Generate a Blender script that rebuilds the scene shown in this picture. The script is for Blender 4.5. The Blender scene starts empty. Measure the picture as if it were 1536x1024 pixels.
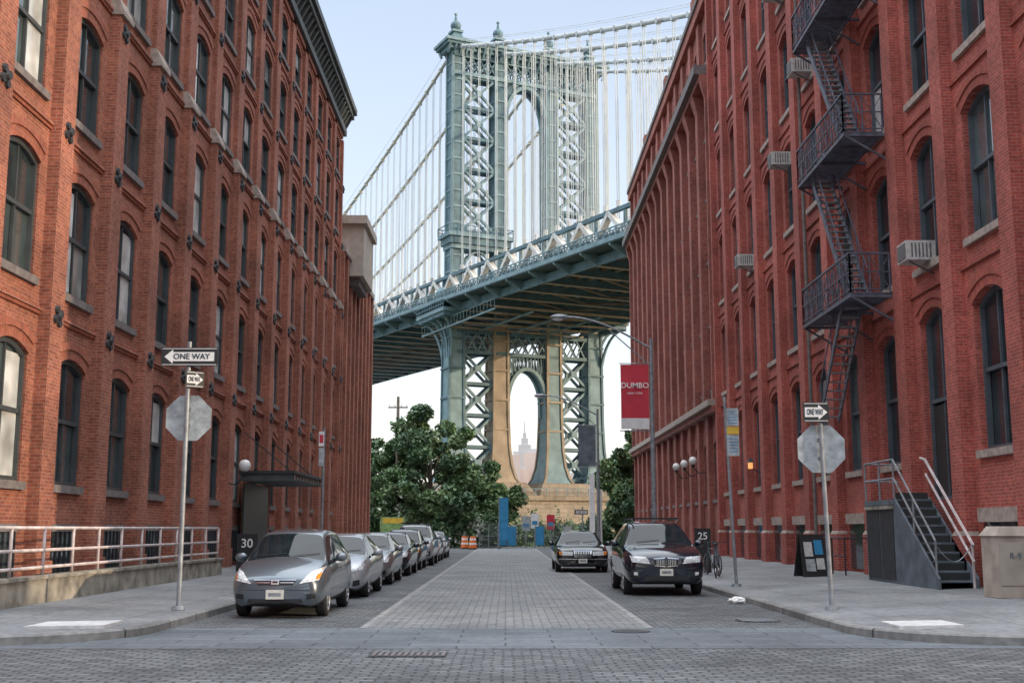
import bpy, bmesh, math, random
import numpy as np
from mathutils import Vector, Matrix
from mathutils.bvhtree import BVHTree
random.seed(7); np.random.seed(7)
sc=bpy.context.scene
sc.view_settings.view_transform='Standard'; sc.view_settings.look='None'; sc.view_settings.exposure=0

# ------------------------------------------------------------------ materials
def _nodes(name):
    m=bpy.data.materials.new(name); m.use_nodes=True
    nt=m.node_tree; b=nt.nodes['Principled BSDF']; return m,nt,b
def c4(c): return (c[0],c[1],c[2],1)
def mat(name,base,rough=.7,metal=0,ns=3.0,na=.18,bs=0,bst=.2,coat=0,ior=1.5,emit=0):
    m,nt,b=_nodes(name); N=nt.nodes; L=nt.links
    geo=N.new('ShaderNodeNewGeometry')
    no=N.new('ShaderNodeTexNoise'); no.inputs['Scale'].default_value=ns; no.inputs['Detail'].default_value=2
    L.new(geo.outputs['Position'],no.inputs['Vector'])
    r=N.new('ShaderNodeValToRGB'); r.color_ramp.elements[0].position=.3; r.color_ramp.elements[1].position=.7
    r.color_ramp.elements[0].color=c4([x*(1-na) for x in base]); r.color_ramp.elements[1].color=c4([min(1,x*(1+na)) for x in base])
    L.new(no.outputs['Fac'],r.inputs['Fac']); L.new(r.outputs['Color'],b.inputs['Base Color'])
    b.inputs['Roughness'].default_value=rough; b.inputs['Metallic'].default_value=metal
    b.inputs['IOR'].default_value=ior; b.inputs['Coat Weight'].default_value=coat; b.inputs['Coat Roughness'].default_value=.04
    if emit:
        b.inputs['Emission Color'].default_value=c4(base); b.inputs['Emission Strength'].default_value=emit
    if bs:
        n2=N.new('ShaderNodeTexNoise'); n2.inputs['Scale'].default_value=bs; n2.inputs['Detail'].default_value=1
        L.new(geo.outputs['Position'],n2.inputs['Vector'])
        bp=N.new('ShaderNodeBump'); bp.inputs['Strength'].default_value=bst; bp.inputs['Distance'].default_value=.02
        L.new(n2.outputs['Fac'],bp.inputs['Height']); L.new(bp.outputs['Normal'],b.inputs['Normal'])
    return m
def brickmat(name,c1,c2,mo,bw=.215,rh=.075,ms=.009,stain=.35,wall=True,bump=.4,dist=.008,rough=.88,offset=.5,warp=0,squash=1):
    m,nt,b=_nodes(name); N=nt.nodes; L=nt.links
    geo=N.new('ShaderNodeNewGeometry'); sep=N.new('ShaderNodeSeparateXYZ'); L.new(geo.outputs['Position'],sep.inputs[0])
    comb=N.new('ShaderNodeCombineXYZ')
    if wall:
        sn=N.new('ShaderNodeSeparateXYZ'); L.new(geo.outputs['True Normal'],sn.inputs[0])
        ab=N.new('ShaderNodeMath'); ab.operation='ABSOLUTE'; L.new(sn.outputs[0],ab.inputs[0])
        gt=N.new('ShaderNodeMath'); gt.operation='GREATER_THAN'; gt.inputs[1].default_value=.5; L.new(ab.outputs[0],gt.inputs[0])
        mx=N.new('ShaderNodeMix'); L.new(gt.outputs[0],mx.inputs[0]); L.new(sep.outputs[0],mx.inputs[2]); L.new(sep.outputs[1],mx.inputs[3])
        L.new(mx.outputs[0],comb.inputs[0]); L.new(sep.outputs[2],comb.inputs[1])
    else:
        L.new(sep.outputs[0],comb.inputs[0]); L.new(sep.outputs[1],comb.inputs[1])
    vec=comb.outputs[0]
    if warp:
        nw=N.new('ShaderNodeTexNoise'); nw.inputs['Scale'].default_value=2.2; nw.inputs['Detail'].default_value=1; L.new(geo.outputs['Position'],nw.inputs['Vector'])
        vm=N.new('ShaderNodeVectorMath'); vm.operation='MULTIPLY_ADD'; vm.inputs[1].default_value=(warp,warp,0)
        L.new(nw.outputs['Color'],vm.inputs[0]); L.new(vec,vm.inputs[2]); vec=vm.outputs[0]
    bt=N.new('ShaderNodeTexBrick'); bt.offset=offset
    bt.inputs['Scale'].default_value=1; bt.inputs['Brick Width'].default_value=bw; bt.inputs['Row Height'].default_value=rh
    bt.inputs['Mortar Size'].default_value=ms; bt.inputs['Mortar Smooth'].default_value=.3; bt.inputs['Bias'].default_value=0
    bt.inputs['Color1'].default_value=c4(c1); bt.inputs['Color2'].default_value=c4(c2); bt.inputs['Mortar'].default_value=c4(mo)
    L.new(vec,bt.inputs['Vector'])
    n1=N.new('ShaderNodeTexNoise'); n1.inputs['Scale'].default_value=.45; n1.inputs['Detail'].default_value=4; n1.inputs['Roughness'].default_value=.65
    L.new(geo.outputs['Position'],n1.inputs['Vector'])
    r=N.new('ShaderNodeValToRGB'); r.color_ramp.elements[0].position=.32; r.color_ramp.elements[1].position=.72
    r.color_ramp.elements[0].color=c4([1-stain]*3); r.color_ramp.elements[1].color=c4([1+stain*.25]*3)
    L.new(n1.outputs['Fac'],r.inputs['Fac'])
    n3=N.new('ShaderNodeTexNoise'); n3.inputs['Scale'].default_value=9; n3.inputs['Detail'].default_value=1
    L.new(geo.outputs['Position'],n3.inputs['Vector'])
    r3=N.new('ShaderNodeValToRGB'); r3.color_ramp.elements[0].position=.3; r3.color_ramp.elements[1].position=.7
    r3.color_ramp.elements[0].color=(.8,.8,.8,1); r3.color_ramp.elements[1].color=(1.14,1.14,1.14,1)
    L.new(n3.outputs['Fac'],r3.inputs['Fac'])
    mu=N.new('ShaderNodeMix'); mu.data_type='RGBA'; mu.blend_type='MULTIPLY'; mu.inputs[0].default_value=1
    L.new(bt.outputs['Color'],mu.inputs[6]); L.new(r.outputs['Color'],mu.inputs[7])
    mu2=N.new('ShaderNodeMix'); mu2.data_type='RGBA'; mu2.blend_type='MULTIPLY'; mu2.inputs[0].default_value=1
    L.new(mu.outputs[2],mu2.inputs[6]); L.new(r3.outputs['Color'],mu2.inputs[7])
    L.new(mu2.outputs[2],b.inputs['Base Color']); b.inputs['Roughness'].default_value=rough
    inv=N.new('ShaderNodeMath'); inv.operation='SUBTRACT'; inv.inputs[0].default_value=1; L.new(bt.outputs['Fac'],inv.inputs[1])
    ad=N.new('ShaderNodeMath'); ad.operation='MULTIPLY_ADD'; ad.inputs[1].default_value=.35
    L.new(n3.outputs['Fac'],ad.inputs[0]); L.new(inv.outputs[0],ad.inputs[2])
    bp=N.new('ShaderNodeBump'); bp.inputs['Strength'].default_value=bump; bp.inputs['Distance'].default_value=dist
    L.new(ad.outputs[0],bp.inputs['Height']); L.new(bp.outputs['Normal'],b.inputs['Normal'])
    return m
M={}
M['brickL']=brickmat('brick_left',(.46,.150,.085),(.31,.086,.052),(.42,.26,.20),stain=.45)
M['brickR']=brickmat('brick_right',(.52,.110,.076),(.38,.076,.056),(.44,.22,.19),stain=.45)
M['brickF']=brickmat('brick_far',(.44,.125,.09),(.32,.09,.068),(.36,.2,.17),stain=.42)
M['archL']=brickmat('brick_arch',(.42,.12,.065),(.31,.08,.047),(.33,.18,.13),bw=.075,rh=.21,offset=0)
M['archR']=brickmat('brick_arch_r',(.45,.09,.06),(.34,.065,.045),(.33,.14,.11),bw=.075,rh=.21,offset=0)
M['stone']=mat('sill_stone',(.36,.30,.26),.85,ns=6,na=.25,bs=30)
M['stoneD']=mat('sill_stone_dark',(.17,.15,.145),.85,ns=6,na=.25,bs=30)
M['frame']=mat('window_frame_dark',(.055,.065,.07),.5)
M['frameR']=mat('window_frame_blue',(.085,.105,.125),.5)
M['g1']=mat('glass_dark',(.03,.045,.05),.05,ns=.6,na=.6,bs=1.3,bst=.06,ior=2.4)
M['g2']=mat('glass_teal',(.07,.10,.105),.07,ns=.9,na=.5,bs=1.7,bst=.08,ior=2.8)
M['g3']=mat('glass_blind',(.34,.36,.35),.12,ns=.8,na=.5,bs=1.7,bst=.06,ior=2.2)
M['g5']=mat('glass_painted_sky_reflection',(.58,.61,.60),.1,ns=1.2,na=.45,ior=1.9)  # pale panels that paint white sky reflections into the window colour
M['g4']=mat('glass_right',(.025,.035,.042),.08,ns=.6,na=.6,bs=1.3,bst=.06,ior=1.6)
M['cornice']=mat('cornice_paint',(.07,.085,.085),.6,ns=2,na=.3)
M['iron']=mat('black_iron',(.03,.032,.037),.55,ns=5,na=.3)
M['ironB']=mat('fire_escape_paint',(.08,.085,.115),.5,ns=5,na=.4)
M['steelpole']=mat('galvanised_pole',(.26,.28,.30),.5,.3,ns=6,na=.25)
M['signback']=mat('sign_back_metal',(.38,.41,.42),.55,.25,ns=7,na=.3)
M['white']=mat('white_paint',(.75,.75,.74),.6,ns=4,na=.1)
M['railpink']=mat('railing_paint',(.55,.48,.47),.55,ns=4,na=.25)
M['conc']=mat('weathered_concrete',(.27,.25,.21),.9,ns=2.5,na=.45,bs=20,bst=.4)
M['black']=mat('black_plastic',(.018,.019,.021),.55)
M['rubber']=mat('tyre_rubber',(.025,.025,.027),.85)
M['chrome']=mat('chrome',(.7,.7,.72),.15,1,na=.02)
M['rim']=mat('alloy_rim',(.45,.46,.48),.3,.8)
M['cglass']=mat('car_glass',(.012,.018,.022),.03,ns=2,na=.4,ior=1.33)
M['lamp']=mat('headlight_lens',(.70,.73,.75),.06,ns=18,na=.35,coat=1,ior=1.6)
M['amber']=mat('indicator',(.7,.25,.04),.2)
M['plate']=mat('licence_plate',(.7,.68,.6),.4,ns=30,na=.12)
M['red']=mat('banner_red',(.55,.035,.06),.7,ns=2,na=.12)
M['bluesign']=mat('banner_blue',(.03,.22,.42),.6)
M['yellow']=mat('sign_yellow',(.7,.45,.05),.6)
M['orange']=mat('barrel_orange',(.75,.17,.03),.5)
M['greenp']=mat('poster_green',(.2,.35,.12),.6,ns=5,na=.4)
M['globe']=mat('globe_glass',(.75,.74,.72),.25,na=.03)
M['warm']=mat('lit_lantern',(1,.45,.15),.4,emit=.8)
M['ac']=mat('ac_casing',(.5,.5,.48),.6,ns=10,na=.2)
M['acd']=mat('ac_grille',(.13,.13,.13),.7,ns=10,na=.2)
M['stairgrey']=mat('stair_paint',(.11,.135,.16),.6,ns=2.5,na=.3)
M['tan']=mat('tan_box',(.42,.36,.30),.7,ns=3,na=.2)
M['beige']=mat('beige_cladding',(.42,.37,.31),.8,ns=2,na=.15)
M['door']=mat('door_dark',(.03,.035,.035),.45)
M['granite']=brickmat('granite_pier',(.40,.32,.24),(.33,.27,.20),(.2,.16,.12),bw=1.6,rh=.7,ms=.04,wall=True)
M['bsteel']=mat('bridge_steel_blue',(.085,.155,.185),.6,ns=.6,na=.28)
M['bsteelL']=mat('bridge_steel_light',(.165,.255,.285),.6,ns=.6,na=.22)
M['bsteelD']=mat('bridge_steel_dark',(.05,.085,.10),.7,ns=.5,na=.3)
M['btan']=mat('bridge_tan_and_painted_glow',(.33,.26,.19),.7,ns=.4,na=.25)  # tan deck members; on the lower inner legs, golden sunlight put into the colour
M['brust']=mat('bridge_stringer_rust',(.24,.14,.085),.7,ns=.4,na=.35)
M['bpale']=mat('bridge_truss_pale',(.62,.60,.56),.7,ns=.6,na=.15)
M['cable']=mat('cable_wrap',(.50,.53,.54),.6,ns=.5,na=.12)
M['cabletan']=mat('cable_wrap_tan',(.52,.50,.43),.6,ns=.5,na=.12)
M['leafA']=mat('leaf_dark',(.06,.12,.055),.6,ns=.8,na=.4)
M['leafB']=mat('leaf_mid',(.09,.165,.065),.6,ns=.8,na=.4)
M['leafC']=mat('leaf_light',(.14,.21,.09),.6,ns=.8,na=.3)
M['flower']=mat('white_blossom',(.6,.62,.55),.7)
M['bark']=mat('bark',(.11,.085,.065),.9,ns=6,na=.4,bs=15,bst=.6)
M['wood']=mat('pole_wood',(.22,.17,.13),.85,ns=4,na=.3)
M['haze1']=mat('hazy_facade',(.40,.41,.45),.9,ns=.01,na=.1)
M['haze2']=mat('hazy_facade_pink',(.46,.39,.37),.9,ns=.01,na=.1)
M['water']=mat('river_water',(.12,.17,.2),.15,ns=.02,na=.2,bs=.3,bst=.3)
M['grass']=mat('park_ground',(.09,.10,.06),.95,ns=.3,na=.4)
M['cob']=brickmat('cobblestone',(.20,.21,.215),(.105,.115,.125),(.045,.05,.055),bw=.24,rh=.135,ms=.016,wall=False,bump=1.0,dist=.035,warp=.08,rough=.7,stain=.5)
M['blk']=brickmat('granite_block_lane',(.31,.315,.31),(.205,.215,.22),(.08,.085,.09),bw=.30,rh=.16,ms=.014,wall=False,bump=.8,dist=.025,warp=.04,rough=.65,stain=.38)
M['slab']=brickmat('crosswalk_slab',(.17,.195,.215),(.12,.14,.16),(.05,.058,.065),bw=1.3,rh=.42,ms=.014,wall=False,bump=.5,dist=.02,warp=.03,rough=.6,stain=.4)
M['walk']=brickmat('sidewalk_concrete',(.27,.28,.285),(.225,.235,.245),(.10,.105,.11),bw=1.5,rh=1.5,ms=.012,wall=False,bump=.3,dist=.01,rough=.85,stain=.4,offset=0)
M['kerb']=brickmat('kerb_granite',(.27,.27,.26),(.2,.2,.2),(.07,.07,.07),bw=30,rh=1.6,ms=.02,wall=False,bump=.3,stain=.4)
M['pad']=mat('ramp_pad',(.55,.55,.55),.7,ns=5,na=.2,bs=60,bst=.5)
M['line']=mat('granite_edge',(.25,.25,.25),.7,ns=3,na=.35)

# ------------------------------------------------------------------ mesh builder
class MB:
    def __init__(s,tf=None): s.v=[];s.f=[];s.mi=[];s.ms=[];s.tf=tf
    def m(s,k):
        if k not in s.ms: s.ms.append(k)
        return s.ms.index(k)
    def add(s,pts,faces,k):
        o=len(s.v)
        if s.tf: pts=[s.tf(p) for p in pts]
        s.v+= [tuple(p) for p in pts]; i=s.m(k)
        for f in faces: s.f.append([o+j for j in f]); s.mi.append(i)
    def poly(s,pts,k): s.add(pts,[list(range(len(pts)))],k)
    def box(s,x0,x1,y0,y1,z0,z1,k):
        p=[(x0,y0,z0),(x1,y0,z0),(x1,y1,z0),(x0,y1,z0),(x0,y0,z1),(x1,y0,z1),(x1,y1,z1),(x0,y1,z1)]
        s.add(p,[(0,3,2,1),(4,5,6,7),(0,1,5,4),(1,2,6,5),(2,3,7,6),(3,0,4,7)],k)
    def frustum(s,b,zb,t,zt,k):
        (a0,a1,c0,c1)=b;(d0,d1,e0,e1)=t
        p=[(a0,c0,zb),(a1,c0,zb),(a1,c1,zb),(a0,c1,zb),(d0,e0,zt),(d1,e0,zt),(d1,e1,zt),(d0,e1,zt)]
        s.add(p,[(0,3,2,1),(4,5,6,7),(0,1,5,4),(1,2,6,5),(2,3,7,6),(3,0,4,7)],k)
    def beam(s,p,q,w,h,k):
        p=Vector(p);q=Vector(q);d=(q-p)
        if d.length<1e-6:return
        d.normalize(); up=Vector((0,0,1)) if abs(d.z)<.98 else Vector((0,1,0))
        a=d.cross(up).normalized()*w/2; b=a.normalized().cross(d).normalized()*h/2
        pts=[p-a-b,p+a-b,p+a+b,p-a+b,q-a-b,q+a-b,q+a+b,q-a+b]
        s.add(pts,[(0,3,2,1),(4,5,6,7),(0,1,5,4),(1,2,6,5),(2,3,7,6),(3,0,4,7)],k)
    def cyl(s,p,q,r0,r1,n,k):
        p=Vector(p);q=Vector(q);d=(q-p).normalized(); up=Vector((0,0,1)) if abs(d.z)<.98 else Vector((0,1,0))
        a=d.cross(up).normalized(); b=a.cross(d).normalized(); pts=[]
        for c,r in((p,r0),(q,r1)):
            for i in range(n):
                t=2*math.pi*i/n; pts.append(c+a*math.cos(t)*r+b*math.sin(t)*r)
        fs=[(i,(i+1)%n,n+(i+1)%n,n+i) for i in range(n)]+[tuple(range(n))[::-1],tuple(range(n,2*n))]
        s.add(pts,fs,k)
    def tube(s,pts,r,n,k):
        for a,b in zip(pts[:-1],pts[1:]): s.cyl(a,b,r,r,n,k)
    def sph(s,c,r,k,nu=12,nv=8,sc3=(1,1,1)):
        pts=[];fs=[]
        for j in range(nv+1):
            ph=math.pi*j/nv
            for i in range(nu):
                t=2*math.pi*i/nu
                pts.append((c[0]+r*sc3[0]*math.sin(ph)*math.cos(t),c[1]+r*sc3[1]*math.sin(ph)*math.sin(t),c[2]+r*sc3[2]*math.cos(ph)))
        for j in range(nv):
            for i in range(nu): fs.append((j*nu+i,j*nu+(i+1)%nu,(j+1)*nu+(i+1)%nu,(j+1)*nu+i))
        s.add(pts,fs,k)
    def torus(s,c,R,r,ax,k,nu=24,nv=8):
        pts=[];fs=[]
        for i in range(nu):
            t=2*math.pi*i/nu
            for j in range(nv):
                u=2*math.pi*j/nv; rr=R+r*math.cos(u); h=r*math.sin(u)
                q={'x':(h,rr*math.cos(t),rr*math.sin(t)),'y':(rr*math.cos(t),h,rr*math.sin(t)),'z':(rr*math.cos(t),rr*math.sin(t),h)}[ax]
                pts.append((c[0]+q[0],c[1]+q[1],c[2]+q[2]))
        for i in range(nu):
            for j in range(nv):
                fs.append((i*nv+j,((i+1)%nu)*nv+j,((i+1)%nu)*nv+(j+1)%nv,i*nv+(j+1)%nv))
        s.add(pts,fs,k)
    def obj(s,name,parent=None,smooth=False,bevel=0,loc=None):
        me=bpy.data.meshes.new(name); me.from_pydata(s.v,[],s.f)
        for k in s.ms: me.materials.append(M[k])
        me.polygons.foreach_set('material_index',s.mi)
        if smooth: me.polygons.foreach_set('use_smooth',[True]*len(s.f))
        me.update(); o=bpy.data.objects.new(name,me); sc.collection.objects.link(o)
        if parent: o.parent=parent
        if loc: o.location=loc
        if bevel:
            b=o.modifiers.new('b','BEVEL'); b.width=bevel; b.segments=2; b.limit_method='ANGLE'
        return o
def empty(name,loc=(0,0,0),rz=0):
    e=bpy.data.objects.new(name,None); e.empty_display_size=.3; sc.collection.objects.link(e); e.location=loc; e.rotation_euler=(0,0,rz); return e
def text(body,loc,size,k,parent,rz=0,name='lettering',sx=1):
    cu=bpy.data.curves.new(name,'FONT'); cu.body=body; cu.size=size; cu.extrude=.003; cu.align_x='CENTER'; cu.align_y='CENTER'
    cu.offset=size*.012
    cu.materials.append(M[k]); o=bpy.data.objects.new(name,cu); sc.collection.objects.link(o)
    o.location=loc; o.rotation_euler=(math.radians(90),0,rz); o.scale=(sx,1,1); o.parent=parent; return o

# ------------------------------------------------------------------ facade
def facade(tf,s0,nb,bw,rows,zb,H,ww,rise,parent,kb,ka,kf,ks,glass,over={},depth=.28,sky_refl=0,arch=True,sill=True,tag=''):
    W=MB(tf);F=MB(tf);G=MB(tf);S=MB(tf)
    NA=8
    for i in range(nb):
        sa=s0+i*bw; sb=sa+bw; c=(sa+sb)/2; l=c-ww/2; r=c+ww/2
        W.poly([(0,sa,zb),(0,l,zb),(0,l,H),(0,sa,H)],kb); W.poly([(0,r,zb),(0,sb,zb),(0,sb,H),(0,r,H)],kb)
        zp=zb
        for j,rw in enumerate(rows):
            rw=over.get((i,j),rw)
            if rw is None: continue
            z0,z1=rw[0],rw[1]
            W.poly([(0,l,zp),(0,r,zp),(0,r,z0),(0,l,z0)],kb)
            A=[]
            for k in range(NA+1):
                x=l+ww*k/NA; t=(x-c)/(ww/2); A.append((x,z1-rise+rise*(1-t*t)))
            for a,b in zip(A[:-1],A[1:]):
                W.poly([(0,a[0],a[1]),(0,b[0],b[1]),(0,b[0],z1+.001),(0,a[0],z1+.001)],kb)
                W.poly([(0,a[0],a[1]),(-depth,a[0],a[1]),(-depth,b[0],b[1]),(0,b[0],b[1])],kb)
            W.poly([(0,l,z0),(-depth,l,z0),(-depth,l,z1-rise),(0,l,z1-rise)],kb)
            W.poly([(0,r,z0),(-depth,r,z0),(-depth,r,z1-rise),(0,r,z1-rise)],kb)
            W.poly([(0,l,z0),(0,r,z0),(-depth,r,z0),(-depth,l,z0)],kb)
            zp=z1+.001
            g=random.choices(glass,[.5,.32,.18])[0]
            isdoor=len(rw)>2
            zm=z0+(z1-z0)*.5
            gd=-depth+.03
            if isdoor:
                F.box(gd-.02,gd+.03,l,r,z0,z0+2.3,'door'); 
                F.box(gd+.03,gd+.06,c-.02,c+.02,z0,z0+2.3,kf)
                zm=z0+2.4; g='g1'
            else:
                tl=random.uniform(-.012,.012)
                G.poly([(gd-.03+tl,l,z0),(gd-.03-tl,r,z0),(gd-.03-tl,r,zm),(gd-.03+tl,l,zm)],g)
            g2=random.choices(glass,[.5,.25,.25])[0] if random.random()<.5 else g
            tl=random.uniform(-.012,.012)
            G.poly([(gd+tl,l,zm),(gd-tl,r,zm)]+[(gd+tl-2*tl*(a[0]-l)/ww,a[0],a[1]) for a in A[::-1]],g2)
            fw=.075
            if sky_refl and random.random()<sky_refl and not isdoor:
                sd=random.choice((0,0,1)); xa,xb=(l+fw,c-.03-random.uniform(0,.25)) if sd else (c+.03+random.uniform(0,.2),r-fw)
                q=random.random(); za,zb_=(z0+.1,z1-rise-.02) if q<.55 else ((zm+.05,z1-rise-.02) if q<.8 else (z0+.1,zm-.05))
                G.poly([(gd+.014,xa,za),(gd+.014,xb,za),(gd+.014,xb,zb_),(gd+.014,xa,zb_)],'g5')  # painted sky reflection, laid just in front of the glass
            F.box(gd-.03,gd+.09,l,l+fw,z0,z1-rise,kf); F.box(gd-.03,gd+.09,r-fw,r,z0,z1-rise,kf)
            F.box(gd-.03,gd+.08,l+fw,r-fw,z0,z0+.09,kf); F.box(gd-.03,gd+.07,l+fw,r-fw,zm-.04,zm+.05,kf)
            F.box(gd-.02,gd+.045,c-.03,c+.03,z0+.09,zm-.04,kf); F.box(gd-.02,gd+.05,c-.03,c+.03,zm+.05,z1-.04,kf)
            for a,b in zip(A[:-1],A[1:]):
                F.add([(gd+.085,a[0],a[1]-.11),(gd+.085,b[0],b[1]-.11),(gd+.085,b[0],b[1]),(gd+.085,a[0],a[1]),
                       (gd-.02,a[0],a[1]-.11),(gd-.02,b[0],b[1]-.11)],[(0,1,2,3),(0,4,5,1)],kf)
            if sill and not isdoor:
                S.box(-.12,.09,l-.12,r+.12,z0-.17,z0-.003,ks)
            if arch:
                for (o0,o1,pr) in ((0,.22,.035),(.22,.38,.065)):
                    R=[]
                    for k in range(NA+1):
                        x=-1+2*k/NA
                        R.append(((c+x*(ww/2+o0*.6),z1-rise+rise*(1-x*x)+o0+ (0.002 if o0==0 else 0)),(c+x*(ww/2+o1*.6),z1-rise+rise*(1-x*x)+o1)))
                    for (a0,a1),(b0,b1) in zip(R[:-1],R[1:]):
                        S.add([(pr,*a0),(pr,*b0),(pr,*b1),(pr,*a1),(0,*a0),(0,*b0),(0,*b1),(0,*a1)],[(0,1,2,3),(4,5,1,0),(3,2,6,7)],ka)
        W.poly([(0,l,zp),(0,r,zp),(0,r,H),(0,l,H)],kb)
    sE=s0+nb*bw
    for se in (s0,sE): W.poly([(0,se,zb),(-.6,se,zb),(-.6,se,H),(0,se,H)],kb)
    W.poly([(0,s0,H),(-.6,s0,H),(-.6,sE,H),(0,sE,H)],ks)
    W.obj('wall'+tag,parent); F.obj('window_frames'+tag,parent); G.obj('window_glass'+tag,parent); S.obj('sills_and_arches'+tag,parent)
    return sE

XL=-9.8; XR=10.4
tL=lambda p:(XL+p[0],p[1],p[2])
tR=lambda p:(XR-p[0],p[1],p[2])

# ---- left building
LB=empty('brick_warehouse')
LR=[(2.5,5.3),(6.7,9.35),(10.7,13.3),(14.7,17.2),(18.5,20.8),(21.9,23.9)]
lo=18.25
facade(tL,lo,15,3.3,LR,0,25.2,1.72,.22,LB,'brickL','archL','frame','stoneD',['g1','g2','g3'],depth=.17,sky_refl=.6)
P=MB(tL)
for i in range(16):
    y=lo+i*3.3; w=.38
    y0=max(y-w,lo+.003); y1=min(y+w,lo+15*3.3-.003)
    P.box(0.0,.26,y0,y1,0,14.1,'brickL')
    P.frustum((0,.34,y0-.04,y1+.04),14.1,(0,.34,y0-.04,y1+.04),14.22,'stone')
    P.frustum((0,.34,y0-.04,y1+.04),14.22,(0,.15,y0,y1),14.62,'stone')
    P.box(0,.15,y0,y1,14.62,24.2,'brickL')
    P.box(0,.31,y0-.03,y1+.03,.0,.9,'brickL')
    for z in (6.0,10.05,13.75,17.85,21.3):
        n=.26 if z<14 else .15
        for a in range(4):
            t=a*math.pi/2+.5
            P.cyl((n,y+.15*math.cos(t),z+.15*math.sin(t)),(n+.06,y+.15*math.cos(t),z+.15*math.sin(t)),.10,.085,8,'iron')
        P.cyl((n,y,z),(n+.1,y,z),.11,.07,8,'iron')
for i in range(15):
    ya=lo+i*3.3+.38; yb=ya+3.3-.76
    for z in (5.98,10.0,14.1,17.75,21.25):
        P.box(0,.05,ya,yb,z,z+.075,'archL'); P.box(0,.09,ya,yb,z+.078,z+.15,'brickL')
    P.box(0,.15,ya,yb,24.25,24.5,'brickL')
    P.box(.0,.03,ya+.5,yb-.5,.45,1.5,'g1'); P.box(.03,.06,ya+.45,yb-.45,1.5,1.66,'stoneD')
    for k in range(6): P.box(.035,.06,ya+.6+k*.27,ya+.63+k*.27,.45,1.5,'iron')
P.obj('pilasters',LB)
Cn=MB(tL); e=lo+15*3.3; cz=.9
Cn.box(0,.30,lo,e,23.62+cz,24.0+cz,'cornice'); Cn.box(0,.70,lo-.2,e+.2,24.7+cz,25.0+cz,'cornice'); Cn.box(0,.85,lo-.3,e+.3,25.0+cz,25.35+cz,'cornice')
Cn.box(-.6,.2,lo,e,24.0+cz,24.7+cz,'cornice')
y=lo+.2
while y<e:
    Cn.frustum((.2,.26,y,y+.22),24.0+cz,(.2,.64,y,y+.22),24.7+cz,'cornice'); y+=.7
Cn.obj('cornice',LB)
B=MB(); B.box(-34,XL-.45,lo+.004,e-.004,0,25.1,'brickL'); B.obj('main_block',LB)
tLs=lambda p:(-p[1],lo-.006-p[0],p[2])
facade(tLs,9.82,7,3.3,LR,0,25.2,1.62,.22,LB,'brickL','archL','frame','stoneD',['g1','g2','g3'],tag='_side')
Cy=MB(); 
Cy.box(-9.5,-7.6,42.5,49.0,3.25,3.5,'cornice'); Cy.box(-9.52,-7.5,42.4,49.1,3.5,3.6,'iron')
for k in range(11): Cy.box(-7.595,-7.55,42.6+k*.6,42.75+k*.6,3.3,3.46,'stone')
for yy in (43.2,48.3): Cy.beam((-7.8,yy,3.6),(-9.5,yy,5.0),.04,.04,'iron'); 
Cy.box(-9.54,-9.48,43.3,47.6,.3,3.2,'door')
Cy.obj('entrance_canopy',LB)
EX=empty('brick_annex')
facade(tL,e+.003,8,1.9,[(1.2,3.2),(4.6,6.6),(8,10),(11.4,13.4),(14.6,16.4)],0,18.2,.85,.1,EX,'brickL','archL','frame','stoneD',['g1','g2','g3'],arch=False)
P=MB(tL)
for i in range(9):
    y=e+.003+i*1.9; P.box(0,.32,max(y-.3,e+.01),y+.3,0,17.6,'brickL')
P.box(0,.4,e+.01,e+15.2,17.6,17.95,'stone')
P.obj('pilasters',EX)
B=MB(); B.box(-30,XL-.45,e+.01,e+15.19,0,18.1,'brickL')
B.box(-13,-8.7,70.5,75.5,16.7,19.9,'beige'); B.box(-13,-8.5,70.2,75.8,19.9,20.4,'beige'); B.box(-10,-9.0,71,75,16.2,16.7,'stoneD')
B.box(-20,-11,78,82,18.1,20.5,'beige')
B.obj('rooftop_box',EX)

# ---- right near building
RB=empty('brick_loft_building')
RR=[(3.25,6.75),(8.0,11.2),(12.4,15.6),(16.8,19.9),(21.2,24.2),(25.5,28.3)]
ro=20.0
ov={(2,0):(2.25,6.9,1)}
e2=facade(tR,ro,11,3.4,RR,0,31,1.75,.28,RB,'brickR','archR','frameR','stone',['g4','g4','g2'],over=ov,depth=.26,sky_refl=.12)
P=MB(tR)
for i in range(12):
    y=ro+i*3.4; w=.36
    y0=max(y-w,ro+.003); y1=min(y+w,e2-.003)
    P.box(0,.26,y0,y1,0,30,'brickR'); P.box(0,.32,y0-.04,y1+.04,0,1.4,'brickR'); 
    P.frustum((0,.32,y0-.04,y1+.04),1.4,(0,.26,y0,y1),1.5,'stone')
for i in range(11):
    ya=ro+i*3.4+.36; yb=ya+3.4-.72
    for z in (7.35,11.75,16.15,20.5,24.8):
        P.box(0,.06,ya,yb,z,z+.08,'archR')
    if i!=2:
        P.box(0,.04,ya+.45,yb-.45,.4,1.7,'g4'); P.box(0.0,.12,ya+.3,yb-.3,1.7,2.0,'stone')
    P.box(0,.14,ya,yb,29.2,29.5,'archR'); P.box(0,.22,ya,yb,29.503,29.9,'brickR')
P.box(0,.6,ro-.1,e2,30.0,30.6,'brickR'); P.box(0,.75,ro-.15,e2+.1,30.6,31.1,'stoneD')
for y in (39.0,): P.cyl((.34,y,.3),(.34,y,29.5),.06,.06,8,'stoneD')
P.obj('pilasters',RB)
B=MB(); B.box(XR+.5,36,ro+.004,e2-.004,0,30.9,'brickR'); B.obj('main_block',RB)
tRs=lambda p:(p[1],ro-.006-p[0],p[2])
facade(tRs,10.41,7,3.4,RR,0,31,1.75,.28,RB,'brickR','archR','frameR','stone',['g1','g1','g2'],depth=.34,tag='_side')

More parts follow.
